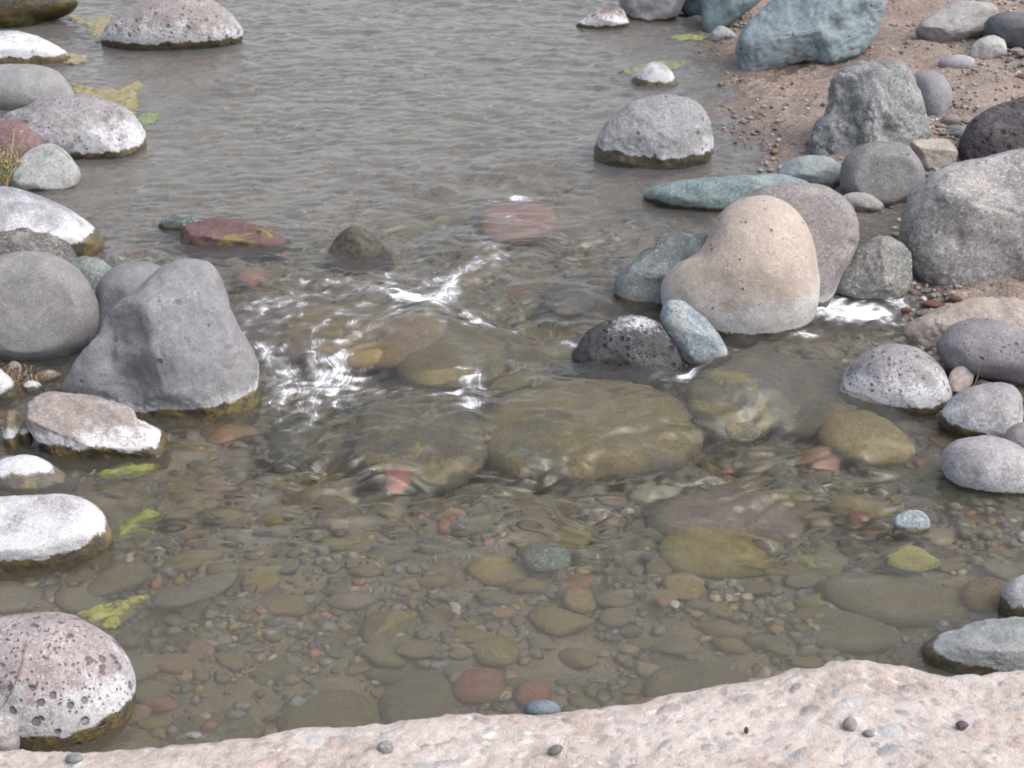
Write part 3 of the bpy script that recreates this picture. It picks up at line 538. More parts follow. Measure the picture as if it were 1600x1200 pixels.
 ('rock', 'flat topped red rock under the riffle near the middle of the upper pool', [(752,345),(762,318),(790,308),(850,308),(872,330),(866,356),(820,368),(770,366)], (810,364), A(base=(.40,.15,.095), light=(.46,.22,.16), dark=(.24,.10,.07), speck=.15), A(thick=.6, angular=.5, refr=.055)),
 ('rock', 'dark grey rock just under the water left of the dark green grey boulder', [(848,462),(860,448),(892,443),(922,450),(934,466),(912,482),(866,482)], (890,480), A(base=(.12,.12,.13), speck=.2), A(thick=.7, angular=.3, refr=.03)),
 ('boulder', 'yellow boulder under the water right below the white crusted dome shaped boulder', [(1286,672),(1310,652),(1360,650),(1395,668),(1422,700),(1390,718),(1320,712),(1292,695)], (1350,714), A(base=(.36,.27,.06), light=(.46,.35,.09), dark=(.2,.16,.06), speck=.3), A(thick=.6, angular=.5, refr=.07)),
 ('boulder', 'mustard yellow boulder under the small ripples in the middle of the lower pool', [(1030,840),(1055,812),(1110,800),(1170,806),(1205,835),(1195,862),(1130,880),(1050,870)], (1120,874), A(base=(.33,.245,.05), light=(.40,.31,.08), dark=(.18,.14,.05)), A(thick=.6, angular=.4, refr=.09)),
 ('boulder', 'broad mauve brown boulder under the ripples above the mustard yellow one', [(1010,790),(1040,762),(1110,750),(1200,755),(1240,785),(1225,818),(1140,828),(1050,820)], (1120,820), A(base=(.22,.17,.155), light=(.29,.24,.21)), A(thick=.5, angular=.3, refr=.09)),
 ('boulder', 'long brown boulder with an ochre end under the right side of the lower pool', [(1290,900),(1330,880),(1420,882),(1500,895),(1560,915),(1540,945),(1440,950),(1340,938)], (1420,944), A(base=(.20,.165,.095), light=(.25,.21,.12), patch=(.38,.28,.04), patch_amt=.1), A(thick=.6, angular=.5, refr=.10)),
 ('boulder', 'long olive boulder under the lower pool, behind the tallest hump of the concrete ledge', [(1240,935),(1280,922),(1350,935),(1400,955),(1392,980),(1320,988),(1260,975)], (1330,984), A(base=(.165,.14,.08), light=(.21,.18,.1)), A(thick=.6, angular=.4, refr=.12)),
 ('rock', 'leaf shaped yellow green algae covered rock near the surface of the lower pool', [(1385,872),(1410,858),(1440,852),(1462,868),(1466,880),(1430,888),(1395,884)], (1430,886), A(base=(.40,.38,.08), light=(.52,.5,.14), dark=(.25,.2,.05)), A(thick=.6, angular=.8, refr=.055)),
 ('rock', 'brown rock with an orange top just reaching the surface near the right edge', [(1505,925),(1525,908),(1560,902),(1590,915),(1588,940),(1550,948),(1515,945)], (1550,945), A(base=(.24,.15,.06), light=(.36,.24,.1), dark=(.1,.07,.04)), A(thick=.7, angular=.5, refr=.05)),
 ('cobble', 'large smooth dark red cobble under the clear water near the concrete ledge', [(708,1040),(720,1020),(750,1014),(780,1018),(790,1036),(780,1058),(745,1064),(715,1058)], (748,1062), A(base=(.33,.10,.065), light=(.4,.16,.1)), A(thick=.8, angular=.1, rough=.4, refr=.13)),
 ('cobble', 'red angular cobble under the clear water right of the large dark red one', [(806,1060),(812,1040),(840,1032),(862,1042),(858,1062),(828,1072)], (832,1070), A(base=(.36,.12,.08)), A(thick=.8, angular=.6, refr=.13)),
 ('cobble', 'teal grey oval cobble with pale flecks under the centre of the lower pool', [(815,860),(828,842),(855,836),(880,845),(894,866),(876,880),(835,880)], (855,880), A(base=(.17,.22,.20), light=(.36,.42,.38), speck=.6), A(thick=.7, angular=.2, refr=.07)),
 ('cobble', 'yellow ochre cobble under the lower pool right of the teal grey oval one', [(1036,892),(1045,874),(1072,870),(1096,882),(1102,900),(1080,914),(1048,910)], (1068,912), A(base=(.36,.25,.07), light=(.46,.34,.14)), A(thick=.8, angular=.2, refr=.11)),
 ('cobble', 'yellow and orange cobble under the lower pool, left of the yellow ochre one', [(880,915),(888,900),(906,896),(925,906),(930,926),(910,934),(888,928)], (908,932), A(base=(.36,.24,.08), patch=(.44,.23,.12), patch_amt=.6), A(thick=.8, angular=.2, refr=.11)),
 ('cobble', 'long yellow brown cobble with an irregular edge, below the teal grey oval one', [(828,932),(850,924),(890,930),(930,945),(900,958),(868,966),(835,950)], (880,962), A(base=(.28,.21,.06), light=(.36,.27,.08)), A(thick=.6, angular=.4, refr=.12)),
 ('pebble', 'bright cream pebble under the centre of the lower pool', ell(712,936,11,9,20,wob=.2), (712,943), A(base=(.62,.58,.46)), A(thick=.8, refr=.09, sub=4)),
 ('pebble', 'tiny white pebble beside a red one under the lower pool', ell(1055,934,8,6,0), (1055,938), A(base=(.7,.7,.72)), A(thick=.8, refr=.08, sub=4)),
 ('pebble', 'salmon red pebble touching the tiny white one under the lower pool', ell(1042,926,17,8,5,wob=.2), (1042,933), A(base=(.45,.20,.14)), A(thick=.8, refr=.09, sub=4)),
 ('pebble', 'orange red flat pebble right of the bright cream one under the lower pool', ell(785,946,18,8,-5), (785,952), A(base=(.46,.17,.10)), A(thick=.8, refr=.09, sub=4)),
 ('pebble', 'crimson triangular pebble under the edge of the ripples in the lower pool', ell(697,810,18,11,-20,k=5,wob=.2), (697,818), A(base=(.36,.11,.09)), A(thick=.8, refr=.07, sub=4)),
 ('cobble', 'red cobble under the water right of centre, between ripples and the bluish white pebble', [(1328,800),(1338,788),(1365,790),(1378,802),(1366,816),(1342,814)], (1352,814), A(base=(.38,.12,.09)), A(thick=.7, angular=.6, refr=.07)),
 ('cobble', 'vivid red stone under the ripples left of the large yellow olive boulder', [(598,725),(600,705),(625,698),(642,715),(638,745),(615,758),(600,745)], (618,754), A(base=(.46,.13,.10)), A(thick=.7, angular=.5, refr=.05)),
 ('cobble', 'pinkish brown cobble under silty water right of the pitted boulder at bottom left', [(286,990),(298,978),(320,978),(333,988),(328,1002),(300,1005)], (310,1004), A(base=(.32,.19,.125)), A(thick=.7, angular=.5, refr=.12)),
 ('cobble', 'rounded yellow cobble under the lower pool at left, nearest the dark ripple', [(375,890),(385,876),(410,870),(432,880),(432,896),(410,906),(385,902)], (408,904), A(base=(.30,.22,.06), light=(.38,.28,.08)), A(thick=.8, angular=.2, refr=.10)),
 ('cobble', 'orange brown oval cobble under the lower pool at left, right of the rounded yellow one', [(408,925),(425,910),(455,908),(480,920),(478,935),(445,940),(418,936)], (448,938), A(base=(.29,.20,.08)), A(thick=.8, angular=.2, refr=.11)),
 ('boulder', 'big round silty olive boulder under the water behind the concrete ledge at left', [(430,1085),(440,1050),(490,1035),(550,1040),(590,1070),(590,1105),(540,1128),(460,1120)], (510,1122), A(base=(.19,.155,.075), light=(.24,.19,.08), speck=.2), A(thick=.6, angular=.2, refr=.16)),
 ('boulder', 'big round silty brown boulder under the water right of the pitted boulder at bottom left', [(250,1090),(258,1045),(310,1030),(370,1040),(400,1080),(395,1130),(330,1150),(265,1140)], (325,1144), A(base=(.17,.145,.09), light=(.21,.18,.1), speck=.2), A(thick=.5, angular=.2, refr=.17)),
 ('boulder', 'flat silty olive boulder under the water above the two big round ones at left', [(370,1010),(385,975),(440,960),(510,965),(545,995),(530,1025),(450,1035),(390,1030)], (460,1032), A(base=(.18,.15,.085), patch=(.33,.25,.03), patch_amt=.2, speck=.2), A(thick=.5, angular=.2, refr=.15)),
 ('boulder', 'flat brown slab under the water just right of the flat pinkish white boulder', [(135,905),(150,880),(185,862),(225,868),(228,888),(190,905),(150,915)], (185,908), A(base=(.21,.165,.10), speck=.2), A(thick=.6, angular=.5, refr=.10)),
 ('rock', 'straight edged grey slab under the water, long side sloping up to the right', [(240,925),(250,905),(300,898),(350,880),(358,894),(330,915),(280,932)], (300,926), A(base=(.20,.185,.15), light=(.3,.28,.23), speck=.2), A(thick=.6, angular=1.0, refr=.09)),
 ('rock', 'mottled grey slab under the water, in front of the straight edged grey one', [(330,905),(360,892),(420,890),(440,910),(400,930),(345,925)], (385,926), A(base=(.15,.14,.125), light=(.21,.2,.17)), A(thick=.6, angular=.6, refr=.11)),
 ('rock', 'yellow spotted brown rock under the water left of the bright cream pebble', [(560,960),(580,935),(625,930),(655,955),(640,985),(590,990)], (605,986), A(base=(.19,.155,.08), patch=(.40,.31,.04), patch_amt=.5), A(thick=.6, angular=.5, refr=.12)),
 ('rock', 'yellow capped brown rock under the water below the bright cream pebble', [(735,985),(750,968),(790,966),(812,985),(800,1008),(755,1010)], (775,1008), A(base=(.24,.185,.07), patch=(.40,.3,.04), patch_amt=.6), A(thick=.6, angular=.5, refr=.12)),
 ('boulder', 'wide brown boulder underwater by the concrete ledge, right of the big round olive one', [(590,1060),(610,1025),(660,1005),(710,1025),(725,1065),(690,1100),(625,1105)], (655,1104), A(base=(.165,.14,.085), light=(.21,.18,.1)), A(thick=.6, angular=.4, refr=.15)),
 ('boulder', 'wide olive boulder underwater by the concrete ledge, right of the red angular cobble', [(1010,1045),(1030,1010),(1100,998),(1160,1010),(1175,1040),(1130,1060),(1050,1064)], (1090,1060), A(base=(.18,.15,.085), patch=(.33,.25,.05), patch_amt=.2), A(thick=.4, angular=.2, refr=.15)),
]
SUBMERGED = []
for i, (nm, lab, poly, con, mk, rk) in enumerate(ROCKS):
    rk = dict(rk); cover = rk.pop('cover', None)
    lvl = lv_px(*con)
    if rk.get('base_z') is not None and 'wet_h' not in mk: mk = dict(mk, wet_h=-.5)
    if rk.get('refr') is not None: mk = dict(mk, wet_h=-.5, sat=.8, silty=.42)
    mk.setdefault('wet_h', -.5 if mk.get('white', 0) == 0 else .02)
    mat = rock_mat(nm + '_stone', lvl=lvl if 'base_z' not in rk or 'white' not in mk else rk.get('base_z'), seed=i, **mk)
    ob = rock(nm, lab, poly, con, mat, cat={'cobble': 'cobble', 'pebble': 'pebble', 'stone': 'stone', 'boulder': 'boulder'}.get(nm, 'rock'), seed=100 + i, **rk)
    if rk.get('refr') is not None and nm in ('boulder', 'rock'): SUBMERGED.append(ob)

# ------------------------------------------------------------------ loose cobbles on the bed of the pools
PAL = [('olive brown', (.17, .14, .07), .34), ('grey brown', (.17, .155, .13), .28), ('ochre', (.25, .185, .06), .13),
       ('dark grey', (.095, .095, .09), .12), ('teal grey', (.18, .205, .19), .05), ('brick red', (.31, .13, .08), .06),
       ('tan', (.34, .26, .18), .055), ('mauve', (.22, .16, .155), .05)]
def pebble_mesh(seed, flat):
    V, F = ico(4); V = V.copy(); rs = np.random.RandomState(seed)
    for _ in range(5):
        n = rs.randn(3); n /= np.linalg.norm(n); tt = np.maximum(V @ n - rs.uniform(.68, .9), 0); V = V - np.outer(tt * .8, n)
    q = V + seed * 3.1; V = V * (1 + .12 * N3.fbm(q * 1.1, 2) + .03 * N3.fbm(q * 4, 2))[:, None]
    V[:, 1] *= rs.uniform(.5, .78); V[:, 2] *= flat
    return mesh_np('cobble', V, F)
PM = [pebble_mesh(40 + i, [.30, .38, .50][i % 3]) for i in range(12)]
PMAT = {}
for k, (nm, c, w) in enumerate(PAL):
    c = tuple(np.array(c) * .85)
    t = NT('cobble_' + nm.replace(' ', '_')); co = t.coords('Object'); oi = t.n.new('ShaderNodeObjectInfo').outputs['Random']
    v = t.n.new('ShaderNodeVectorMath'); v.operation = 'ADD'; t.l.new(co, v.inputs[0]); cb = t.n.new('ShaderNodeCombineXYZ')
    t.l.new(t.math('MULTIPLY', oi, 37.0), cb.inputs[0]); t.l.new(cb.outputs[0], v.inputs[1]); v = v.outputs[0]
    n1 = t.noise(v, 1.4, 5, .65); n2 = t.noise(v, 9, 4, .7)
    ca = np.array(c); col = t.mix(oi, tuple(ca * .78), tuple(np.minimum(ca * 1.15, .8)))
    col = t.mix(t.math('MULTIPLY', t.ramp(n1, .5, .62), .6), col, tuple(ca * .4 + np.array((.20, .155, .03)) * .6))
    col = t.mix(t.math('MULTIPLY', t.ramp(n2, .5, .7), .5), col, tuple(ca * .5)); col = t.mix(t.math('MULTIPLY', t.ramp(n2, .45, .28), .4), col, tuple(np.minimum(ca * 1.7, .8)))
    nz = t.sep(t.n.new('ShaderNodeNewGeometry').outputs['Normal'], 2)
    siltm = t.math('MULTIPLY', t.ramp(nz, .1, .9), t.ramp(t.noise(t.pos(), 7, 4), .35, .62, .15, .75))
    dry_col = col; col = t.mix(siltm, col, (.150, .125, .070))
    t.principled(col, .7, t.bump(n2, .5, .01), .3); PMAT[nm] = t.m
PMV = {}
def pmesh(i, nm):
    if (i, nm) not in PMV:
        m = PM[i].copy(); m.materials.clear(); m.materials.append(PMAT[nm]); PMV[(i, nm)] = m
    return PMV[(i, nm)]
obst = [(o, np.array(C), np.array([v[:] for v in o.bound_box])) for o, C, l in LANDMARKS]
def near_rock(x, y, r):
    for o, C, bb in obst:
        rx = (bb[:, 0].max() - bb[:, 0].min()) / 2; ry = (bb[:, 1].max() - bb[:, 1].min()) / 2
        cx = C[0] + (bb[:, 0].max() + bb[:, 0].min()) / 2; cy = C[1] + (bb[:, 1].max() + bb[:, 1].min()) / 2
        if ((x - cx) / (rx * .85 + r)) ** 2 + ((y - cy) / (ry * .85 + r)) ** 2 < 1: return True
    return False
def short(lab):
    for s_ in (' under ', ' just ', ' with ', ' in the ', ' alone ', ' standing ', ' lying ', ' behind ', ' barely ', ' at the ', ' beside ', ' right ', ' left ', ' below ', ' breaking ', ' touching ', ' wedged ', ', ', ' near ', ' on the ', ' caught ', ' cut ', ' between ', ' sitting ', ' full ', ' and '):
        i = lab.find(s_)
        if i > 12: lab = lab[:i]
    return lab
SL = {}
for o, C, l in LANDMARKS:
    if len(short(l).split()) <= 6: SL.setdefault(short(l), []).append((o, C))
UNIQ = [(s_, v[0][1]) for s_, v in SL.items() if len(v) == 1]
def whereis(x, y):
    s_, C = min(UNIQ, key=lambda u: math.hypot(u[1][0] - x, (u[1][1] - y) * .7))
    dx, dy = x - C[0], (y - C[1]) * .7
    d = ('right of' if dx > 0 else 'left of') if abs(dx) > abs(dy) else ('behind' if dy > 0 else 'in front of')
    return d + ' the ' + s_
rr = random.Random(21)
def pick():
    q = rr.random() * sum(p[2] for p in PAL)
    for nm, c, w in PAL:
        q -= w
        if q <= 0: return nm
    return PAL[0][0]
placed = []
def in_view(x, y, z, m=0):
    d = np.array([x, y, z]) - CAMP; f = d @ FWD; px = 800 + d[0] / f * FPX; py = 600 - (d @ UP) / f * FPX
    return -m < px < 1600 + m and -m < py < 1200 + m, px, py
BMAT = {}
def bank_mesh(i, nm):
    c = np.array(LIGHTP.get(nm, dict((p[0], p[1]) for p in PAL)[nm])) * .85
    if nm not in BMAT: BMAT[nm] = rock_mat('bank_pebble_' + nm.replace(' ', '_'), base=c, wet_h=-.5, speck=.3, seed=len(BMAT))
    if (i, nm, 1) not in PMV:
        m = PM[i].copy(); m.materials.clear(); m.materials.append(BMAT[nm]); PMV[(i, nm, 1)] = m
    return PMV[(i, nm, 1)]
LIGHTP = {'tan': (.46, .38, .32), 'mauve': (.36, .29, .30), 'grey brown': (.33, .31, .295), 'teal grey': (.27, .33, .335), 'brick red': (.33, .2, .16), 'ochre': (.3, .22, .12)}
def place_cobble(x, y, r, nm, where, cat, group, bury=.25):
    g = float(ground(x, y)); i = rr.randrange(12)
    o = bpy.data.objects.new('cobble' if r > .03 else 'pebble', pmesh(i, nm) if where == 'underwater' else bank_mesh(i, nm)); COL.objects.link(o)
    o.location = (x, y, g + r * (.45 - bury)); o.scale = (r, r, r * rr.uniform(.8, 1.15))
    o.rotation_euler = (rr.uniform(-.15, .15), rr.uniform(-.15, .15), rr.gauss(0, .32))
    size = 'large' if r > .06 else 'medium' if r > .038 else 'small' if r > .022 else 'tiny'
    tag(o, f'{size} {nm} {cat} {where} {whereis(x, y)}', cat, group)
    placed.append((x, y, r)); return o
tries = 0; n_sub = 0
while n_sub < 296 and tries < 30000:
    tries += 1
    y = rr.uniform(2.62, 4.3) if rr.random() < .93 else rr.uniform(4.6, 8); x = rr.uniform(-.36, .36) * y
    big = rr.random(); r = rr.uniform(.022, .030) if big < .28 else rr.uniform(.030, .046) if big < .82 else rr.uniform(.045, .06)
    if n_sub < 32: r = rr.uniform(.05, .085)
    if float(land_sd(x, y)) > -.08: continue
    ok_, px, py = in_view(x, y, 0, 20)
    if not ok_: continue
    if any(math.hypot(x - a, (y - b) * 1.3) < (r + c) * .58 for a, b, c in placed) or near_rock(x, y, r * .3): continue
    place_cobble(x, y, r, pick(), 'underwater', 'cobble' if r > .03 else 'pebble', 'stones on the bed of the stream'); n_sub += 1
# pebbles on the right bank: pixel region, count, radius range, colours
BANKP = [((1120, 0, 1175, 45), 16, (.01, .022), ['tan', 'mauve', 'grey brown', 'brick red']),
         ((1445, 165, 1515, 250), 14, (.02, .04), ['teal grey', 'teal grey', 'grey brown', 'mauve', 'tan']),
         ((1500, 0, 1600, 30), 12, (.015, .04), ['grey brown', 'tan', 'mauve', 'dark grey']),
         ((1560, 90, 1600, 135), 8, (.015, .035), ['tan', 'mauve', 'grey brown', 'brick red']),
         ((1380, 15, 1445, 120), 12, (.008, .02), ['tan', 'teal grey', 'grey brown', 'mauve']),
         ((1140, 165, 1200, 200), 9, (.01, .018), ['tan', 'grey brown', 'mauve']),
         ((1340, 330, 1410, 372), 6, (.015, .03), ['ochre', 'grey brown', 'tan']),
         ((1400, 440, 1500, 505), 14, (.012, .026), ['dark grey', 'grey brown', 'mauve', 'teal grey', 'brick red']),
         ((1440, 250, 1500, 300), 8, (.012, .025), ['mauve', 'tan', 'grey brown']),
         ((1470, 575, 1600, 610), 8, (.012, .025), ['grey brown', 'teal grey', 'tan']),
         ((1500, 755, 1600, 785), 6, (.012, .024), ['dark grey', 'mauve', 'tan', 'grey brown']),
         ((0, 560, 110, 640), 12, (.012, .024), ['olive brown', 'grey brown', 'tan', 'dark grey']),
         ((0, 640, 120, 740), 12, (.014, .028), ['olive brown', 'ochre', 'grey brown'])]
LIGHTP = {'tan': (.46, .38, .32), 'mauve': (.36, .29, .30), 'grey brown': (.33, .31, .295), 'teal grey': (.27, .34, .345)}
for (x0, y0, x1, y1), cnt, (ra, rb), cols in BANKP:
    for _ in range(cnt):
        for k in range(60):
            px, py = rr.uniform(x0, x1), rr.uniform(y0, y1); r = rr.uniform(ra, rb)
            p = hit(px, py, .03)
            if all(math.hypot(p[0] - a, p[1] - b) > (r + c) * .85 for a, b, c in placed): break
        place_cobble(p[0], p[1], r, rr.choice(cols), 'lying', 'pebble' if r < .03 else 'cobble', 'small stones on the banks', bury=.1)

# ------------------------------------------------------------------ uncountable grit and gravel
def stone_scatter(name, pts, rads, cols, flat=.6, sub=1, kind='stuff', seed=0):
    V, F = ico(sub); n = len(pts); rs = np.random.RandomState(seed)
    a = rs.rand(n) * 6.28; e = rs.uniform(.55, 1, n); j = 1 + .25 * rs.uniform(-1, 1, (n, len(V)))
    X = V[None, :, 0] * j; Yy = V[None, :, 1] * e[:, None] * j; Z = V[None, :, 2] * flat * j
    c, s_ = np.cos(a)[:, None], np.sin(a)[:, None]
    W = np.stack([X * c - Yy * s_, X * s_ + Yy * c, Z], -1) * rads[:, None, None] + pts[:, None, :]
    FF = (F[None] + (np.arange(n) * len(V))[:, None, None]).reshape(-1, 3)
    me = mesh_np(name, W.reshape(-1, 3), FF); cattr(me, 'tone', np.repeat(cols, len(V), 0))
    t = NT(name + '_stone'); P = t.pos(); nn = t.noise(P, 140, 3, .7)
    c_ = t.mix(t.math('MULTIPLY', t.ramp(nn, .4, .7), .4), t.attr('tone', 'Color'), (.08, .07, .055))
    t.principled(c_, .8, t.bump(nn, .4, .004), .3)
    return tag(new_obj(name, me, t.m), kind=kind)
rs = np.random.RandomState(5)
def palcols(n, pal, wts):
    k = rs.choice(len(pal), n, p=np.array(wts) / sum(wts)); return np.array(pal)[k] * rs.uniform(.7, 1.25, (n, 1))
n = 26000
py = rs.uniform(2.5, 9, n); px = rs.uniform(-.38, .38, n) * py
sdv = land_sd(px, py); m = sdv < .02; px, py = px[m], py[m]
clump = N_small(px * .7 + 5, py * .7) + N_und(px, py) > -.35; px, py = px[clump], py[clump]
rad = rs.uniform(.004, .012, len(px)) * rs.choice([1, 1, 1.6], len(px))
pts = np.stack([px, py, ground(px, py) + rad * .15], 1)
stone_scatter('bed_gravel', pts, rad, palcols(len(px), [(.17, .14, .08), (.16, .145, .12), (.28, .2, .07), (.1, .1, .09), (.2, .23, .2), (.3, .14, .1), (.36, .3, .22)], [.34, .3, .08, .14, .06, .025, .055]), seed=1)
n = 7500
py = 2.3 + 3.2 * rs.rand(n) ** 1.1; px = rs.uniform(-.36, .36, n) * py
m = land_sd(px, py) < -.03; px, py = px[m], py[m]; m = N_small(px * .5 + 2, py * .5) + N_und(px, py) > -.8; px, py = px[m], py[m]
rad = rs.uniform(.011, .022, len(px)); pts = np.stack([px, py, ground(px, py) + rad * .2], 1)
stone_scatter('bed_shingle', pts, rad, palcols(len(px), [(.15, .13, .08), (.15, .135, .115), (.23, .17, .07), (.09, .09, .085), (.17, .19, .175), (.27, .13, .09), (.3, .25, .19)], [.36, .3, .08, .14, .05, .025, .045]), flat=.5, sub=2, seed=3)
BP = []
for (x0, y0, x1, y1), cnt in [((1300, 290, 1500, 520), 420), ((1440, 470, 1600, 640), 300), ((1430, 150, 1530, 300), 260), ((1480, 0, 1600, 140), 260), ((0, 555, 130, 760), 420), ((1105, 0, 1180, 50), 110), ((1480, 750, 1600, 800), 80), ((1130, 165, 1230, 300), 110)]:
    for _ in range(cnt): BP.append(hit(rs.uniform(x0, x1), rs.uniform(y0, y1), .02)[:2])
BP = np.array(BP); rad = rs.uniform(.005, .013, len(BP)); pts = np.stack([BP[:, 0], BP[:, 1], ground(BP[:, 0], BP[:, 1]) + rad * .3], 1)
stone_scatter('bank_shingle', pts, rad, palcols(len(BP), [(.24, .19, .16), (.2, .19, .18), (.14, .13, .13), (.36, .32, .29), (.22, .25, .25), (.28, .18, .14), (.10, .09, .085)], [.2, .22, .16, .12, .12, .08, .1]), flat=.6, sub=2, seed=4)
n = 52000
py = rs.uniform(3.0, 10.3, n); px = rs.uniform(-.46, .42, n) * py
sdv = land_sd(px, py); cl = N_small(px * .5 + 1, py * .5)
m = (sdv > -.01) & (rs.rand(n) < sstep(-1.2, 1.4, cl)); px, py = px[m], py[m]
rad = rs.uniform(.0025, .006, len(px)) * rs.choice([1, 1, 1, 1.9], len(px))
pts = np.stack([px, py, ground(px, py) + rad * .2], 1)
stone_scatter('bank_gravel', pts, rad, palcols(len(px), [(.21, .15, .12), (.15, .115, .10), (.36, .29, .25), (.24, .21, .21), (.10, .085, .085), (.2, .22, .22)], [.34, .22, .16, .12, .1, .06]), seed=2)

# ------------------------------------------------------------------ the water
FOAM = [(640,480,60,18,20,1.1),(688,462,38,17,-40,1.0),(572,468,66,10,5,.5),(702,432,52,10,-15,.62),(545,505,70,8,-20,.3),(770,408,26,6,-20,.55),
        (640,430,45,8,0,.35),(520,443,62,7,0,.3),(404,486,20,14,20,.65),(442,478,34,10,10,.55),(450,505,36,8,-30,.45),
        (452,598,52,36,60,.66),(520,590,36,52,105,.80),(428,560,40,24,40,.6),(490,560,46,22,70,.5),(490,632,46,16,95,.6),(562,520,30,12,-40,.35),(604,522,42,14,-35,.42),
        (550,543,60,6,-5,.5),(740,515,28,8,20,.8),(775,525,26,6,0,.75),(735,600,25,20,60,.62),(700,634,34,6,5,.95),(738,654,12,20,60,.9),
        (1257,524,22,13,0,.9),(1335,489,66,14,5,1.5),(1285,478,34,14,0,1.4),(1078,602,32,7,-20,.8),(812,312,34,4,0,.7),(762,382,12,12,60,.5),
        (886,545,20,6,20,.85),(800,342,22,5,0,.35),(388,510,10,8,0,.5),(590,450,40,8,0,.4),(1405,480,20,10,0,.8),(700,355,12,5,0,.3),
        (480,470,30,10,10,.4),(655,505,50,14,30,.35),(600,625,60,8,-10,.3)]
wx = axis(-3.2, 3.4, .009, -40, 40); 
wy = np.concatenate([[1.2, 1.6], np.arange(2.0, 5.6, .006), np.arange(5.6, 10.6, .011)]); s_ = .01; ext = []; q = wy[-1]
while q < 80: s_ *= 1.2; q += s_; ext.append(q)
wy = np.concatenate([wy, ext])
WX, WY = np.meshgrid(wx, wy, indexing='ij')
LV = level(WX, WY)
NA = Noise2(31, 5.0, .16, .45, 1024, ang=.1, aniso=1.5); NB = Noise2(32, 3.0, .05, .14, 1024, ang=.12, aniso=1.7)
NC = Noise2(33, 3.0, .07, .22, 1024, ang=-.30, aniso=1.8); NS = Noise2(36, 4.0, .05, .13, 1024, ang=.14, aniso=3.2); NS2 = Noise2(37, 2.4, .022, .05, 1024, ang=-.10, aniso=3.2)
ND = Noise2(34, 1.6, .018, .05, 1024, ang=.1, aniso=1.8)
NM = Noise2(35, 7.0, .6, 1.6)
# how lively the surface is: calm near the ledge, broken in the riffle, quietly rippled above
def blob(x0, y0, rx, ry, ang=0):
    p = hit(x0, y0); d1 = hit(x0 + 10, y0) - p; d2 = hit(x0, y0 - 10) - p
    sx, sy = d1[0] / 10, d2[1] / 10
    c, s = math.cos(math.radians(ang)), math.sin(math.radians(ang))
    u, v = (WX - p[0]) / sx, -(WY - p[1]) / sy
    a, b = u * c + v * s, -u * s + v * c
    return a, b, np.exp(-(np.abs(a) / rx) ** 2.4 - (np.abs(b) / ry) ** 2.4), sx
yq = WY
riff = sstep(Y_of(880), Y_of(730), yq) * sstep(Y_of(330, .1), Y_of(440, .1), yq)
tongue = 0
for b_ in [(560, 520, 260, 110), (700, 650, 330, 90), (1150, 720, 330, 110), (1080, 830, 260, 70), (520, 760, 260, 70), (1400, 830, 160, 60), (790, 360, 170, 90), (330, 760, 140, 90), (760, 560, 300, 160)]:
    tongue = np.maximum(tongue, blob(*b_)[2])
calm = sstep(Y_of(960), Y_of(800), yq)
side = sstep(-1.25, -.8, WX * 4.5 / np.maximum(WY, 1)) * sstep(1.45, 1.1, WX * 4.5 / np.maximum(WY, 1))
up = sstep(Y_of(430, .1), Y_of(330, .1), yq)
act = np.clip(np.maximum(tongue * .95, riff * .55) * (.3 + .7 * side), 0, 1)
sheet = 0
for b_ in [(915, 660, 190, 62), (650, 675, 115, 55), (1225, 612, 130, 50), (1135, 630, 80, 40), (700, 558, 90, 38), (570, 512, 140, 34), (1350, 682, 80, 36), (812, 335, 70, 30)]:
    sheet = np.maximum(sheet, blob(*b_)[2])
act = act * (1 - .70 * sheet)      # water slides as a smooth sheet over the drowned boulders
mod = .65 + .35 * NM(WX, WY)
patchy = np.clip(.75 + .45 * NM(WX * 2 + 1, WY * 2) + .45 * NM(WX + 2, WY * 1.2), .06, 1.9)
H = LV.copy()
H += act * (.0034 * NC(WX * .8, WY * .8) + .0098 * NA(WX, WY) + .0003 * NB(WX * 1.2, WY * 1.2)) * np.clip(mod, .3, 1.4)
H += up * (.0022 * NA(WX, WY) + .00034 * NB(WX, WY) * patchy + .00010 * ND(WX, WY) * patchy) * np.clip(mod, .3, 1.5) * (.35 + .65 * side)
wx_ = WX + .05 * NA(WX * .6, WY * .6); wy_ = WY + .035 * NA(WX * .6 + 2, WY * .6 + 1)
H += (act * .0062 + up * .0006 * (.4 + .6 * side) + calm * .00045) * NS(wx_, wy_) * patchy
H += (act * .0011 + up * .00012) * NS2(wx_, wy_) * patchy
H += (calm * .0012 + .0002) * NB(WX, WY) + .0006 * calm * NA(WX, WY)
# distinct folds of the current: x, y, half width, half height (photo units), height in metres, slant
for fx_, fy_, frx, fry, fa, fang in [(392,862,42,8,.006,-12),(745,712,110,8,.006,6),(930,742,150,8,.006,2),(1010,775,110,8,-.005,10),(640,690,110,7,.005,4),
        (480,705,70,10,.006,-30),(860,786,120,7,.004,4),(560,745,120,8,.004,-6),(1180,700,130,9,.005,3),(330,720,60,7,.004,-35),(1040,815,90,8,.005,22),(1190,850,70,8,.005,28),
        (700,330,90,6,.004,6),(860,380,80,7,.004,-4),(930,520,90,8,.005,8),(420,420,90,6,.004,8),(1250,870,60,6,.004,12),(850,850,90,6,.003,3)]:
    a_, b2_, g_, sx_ = blob(fx_, fy_, frx, fry, fang)
    H += fa * np.exp(-(a_ / frx) ** 2) * np.exp(-((b2_ - fry * .8 * np.cos(a_ / frx * 1.6)) / fry) ** 2)
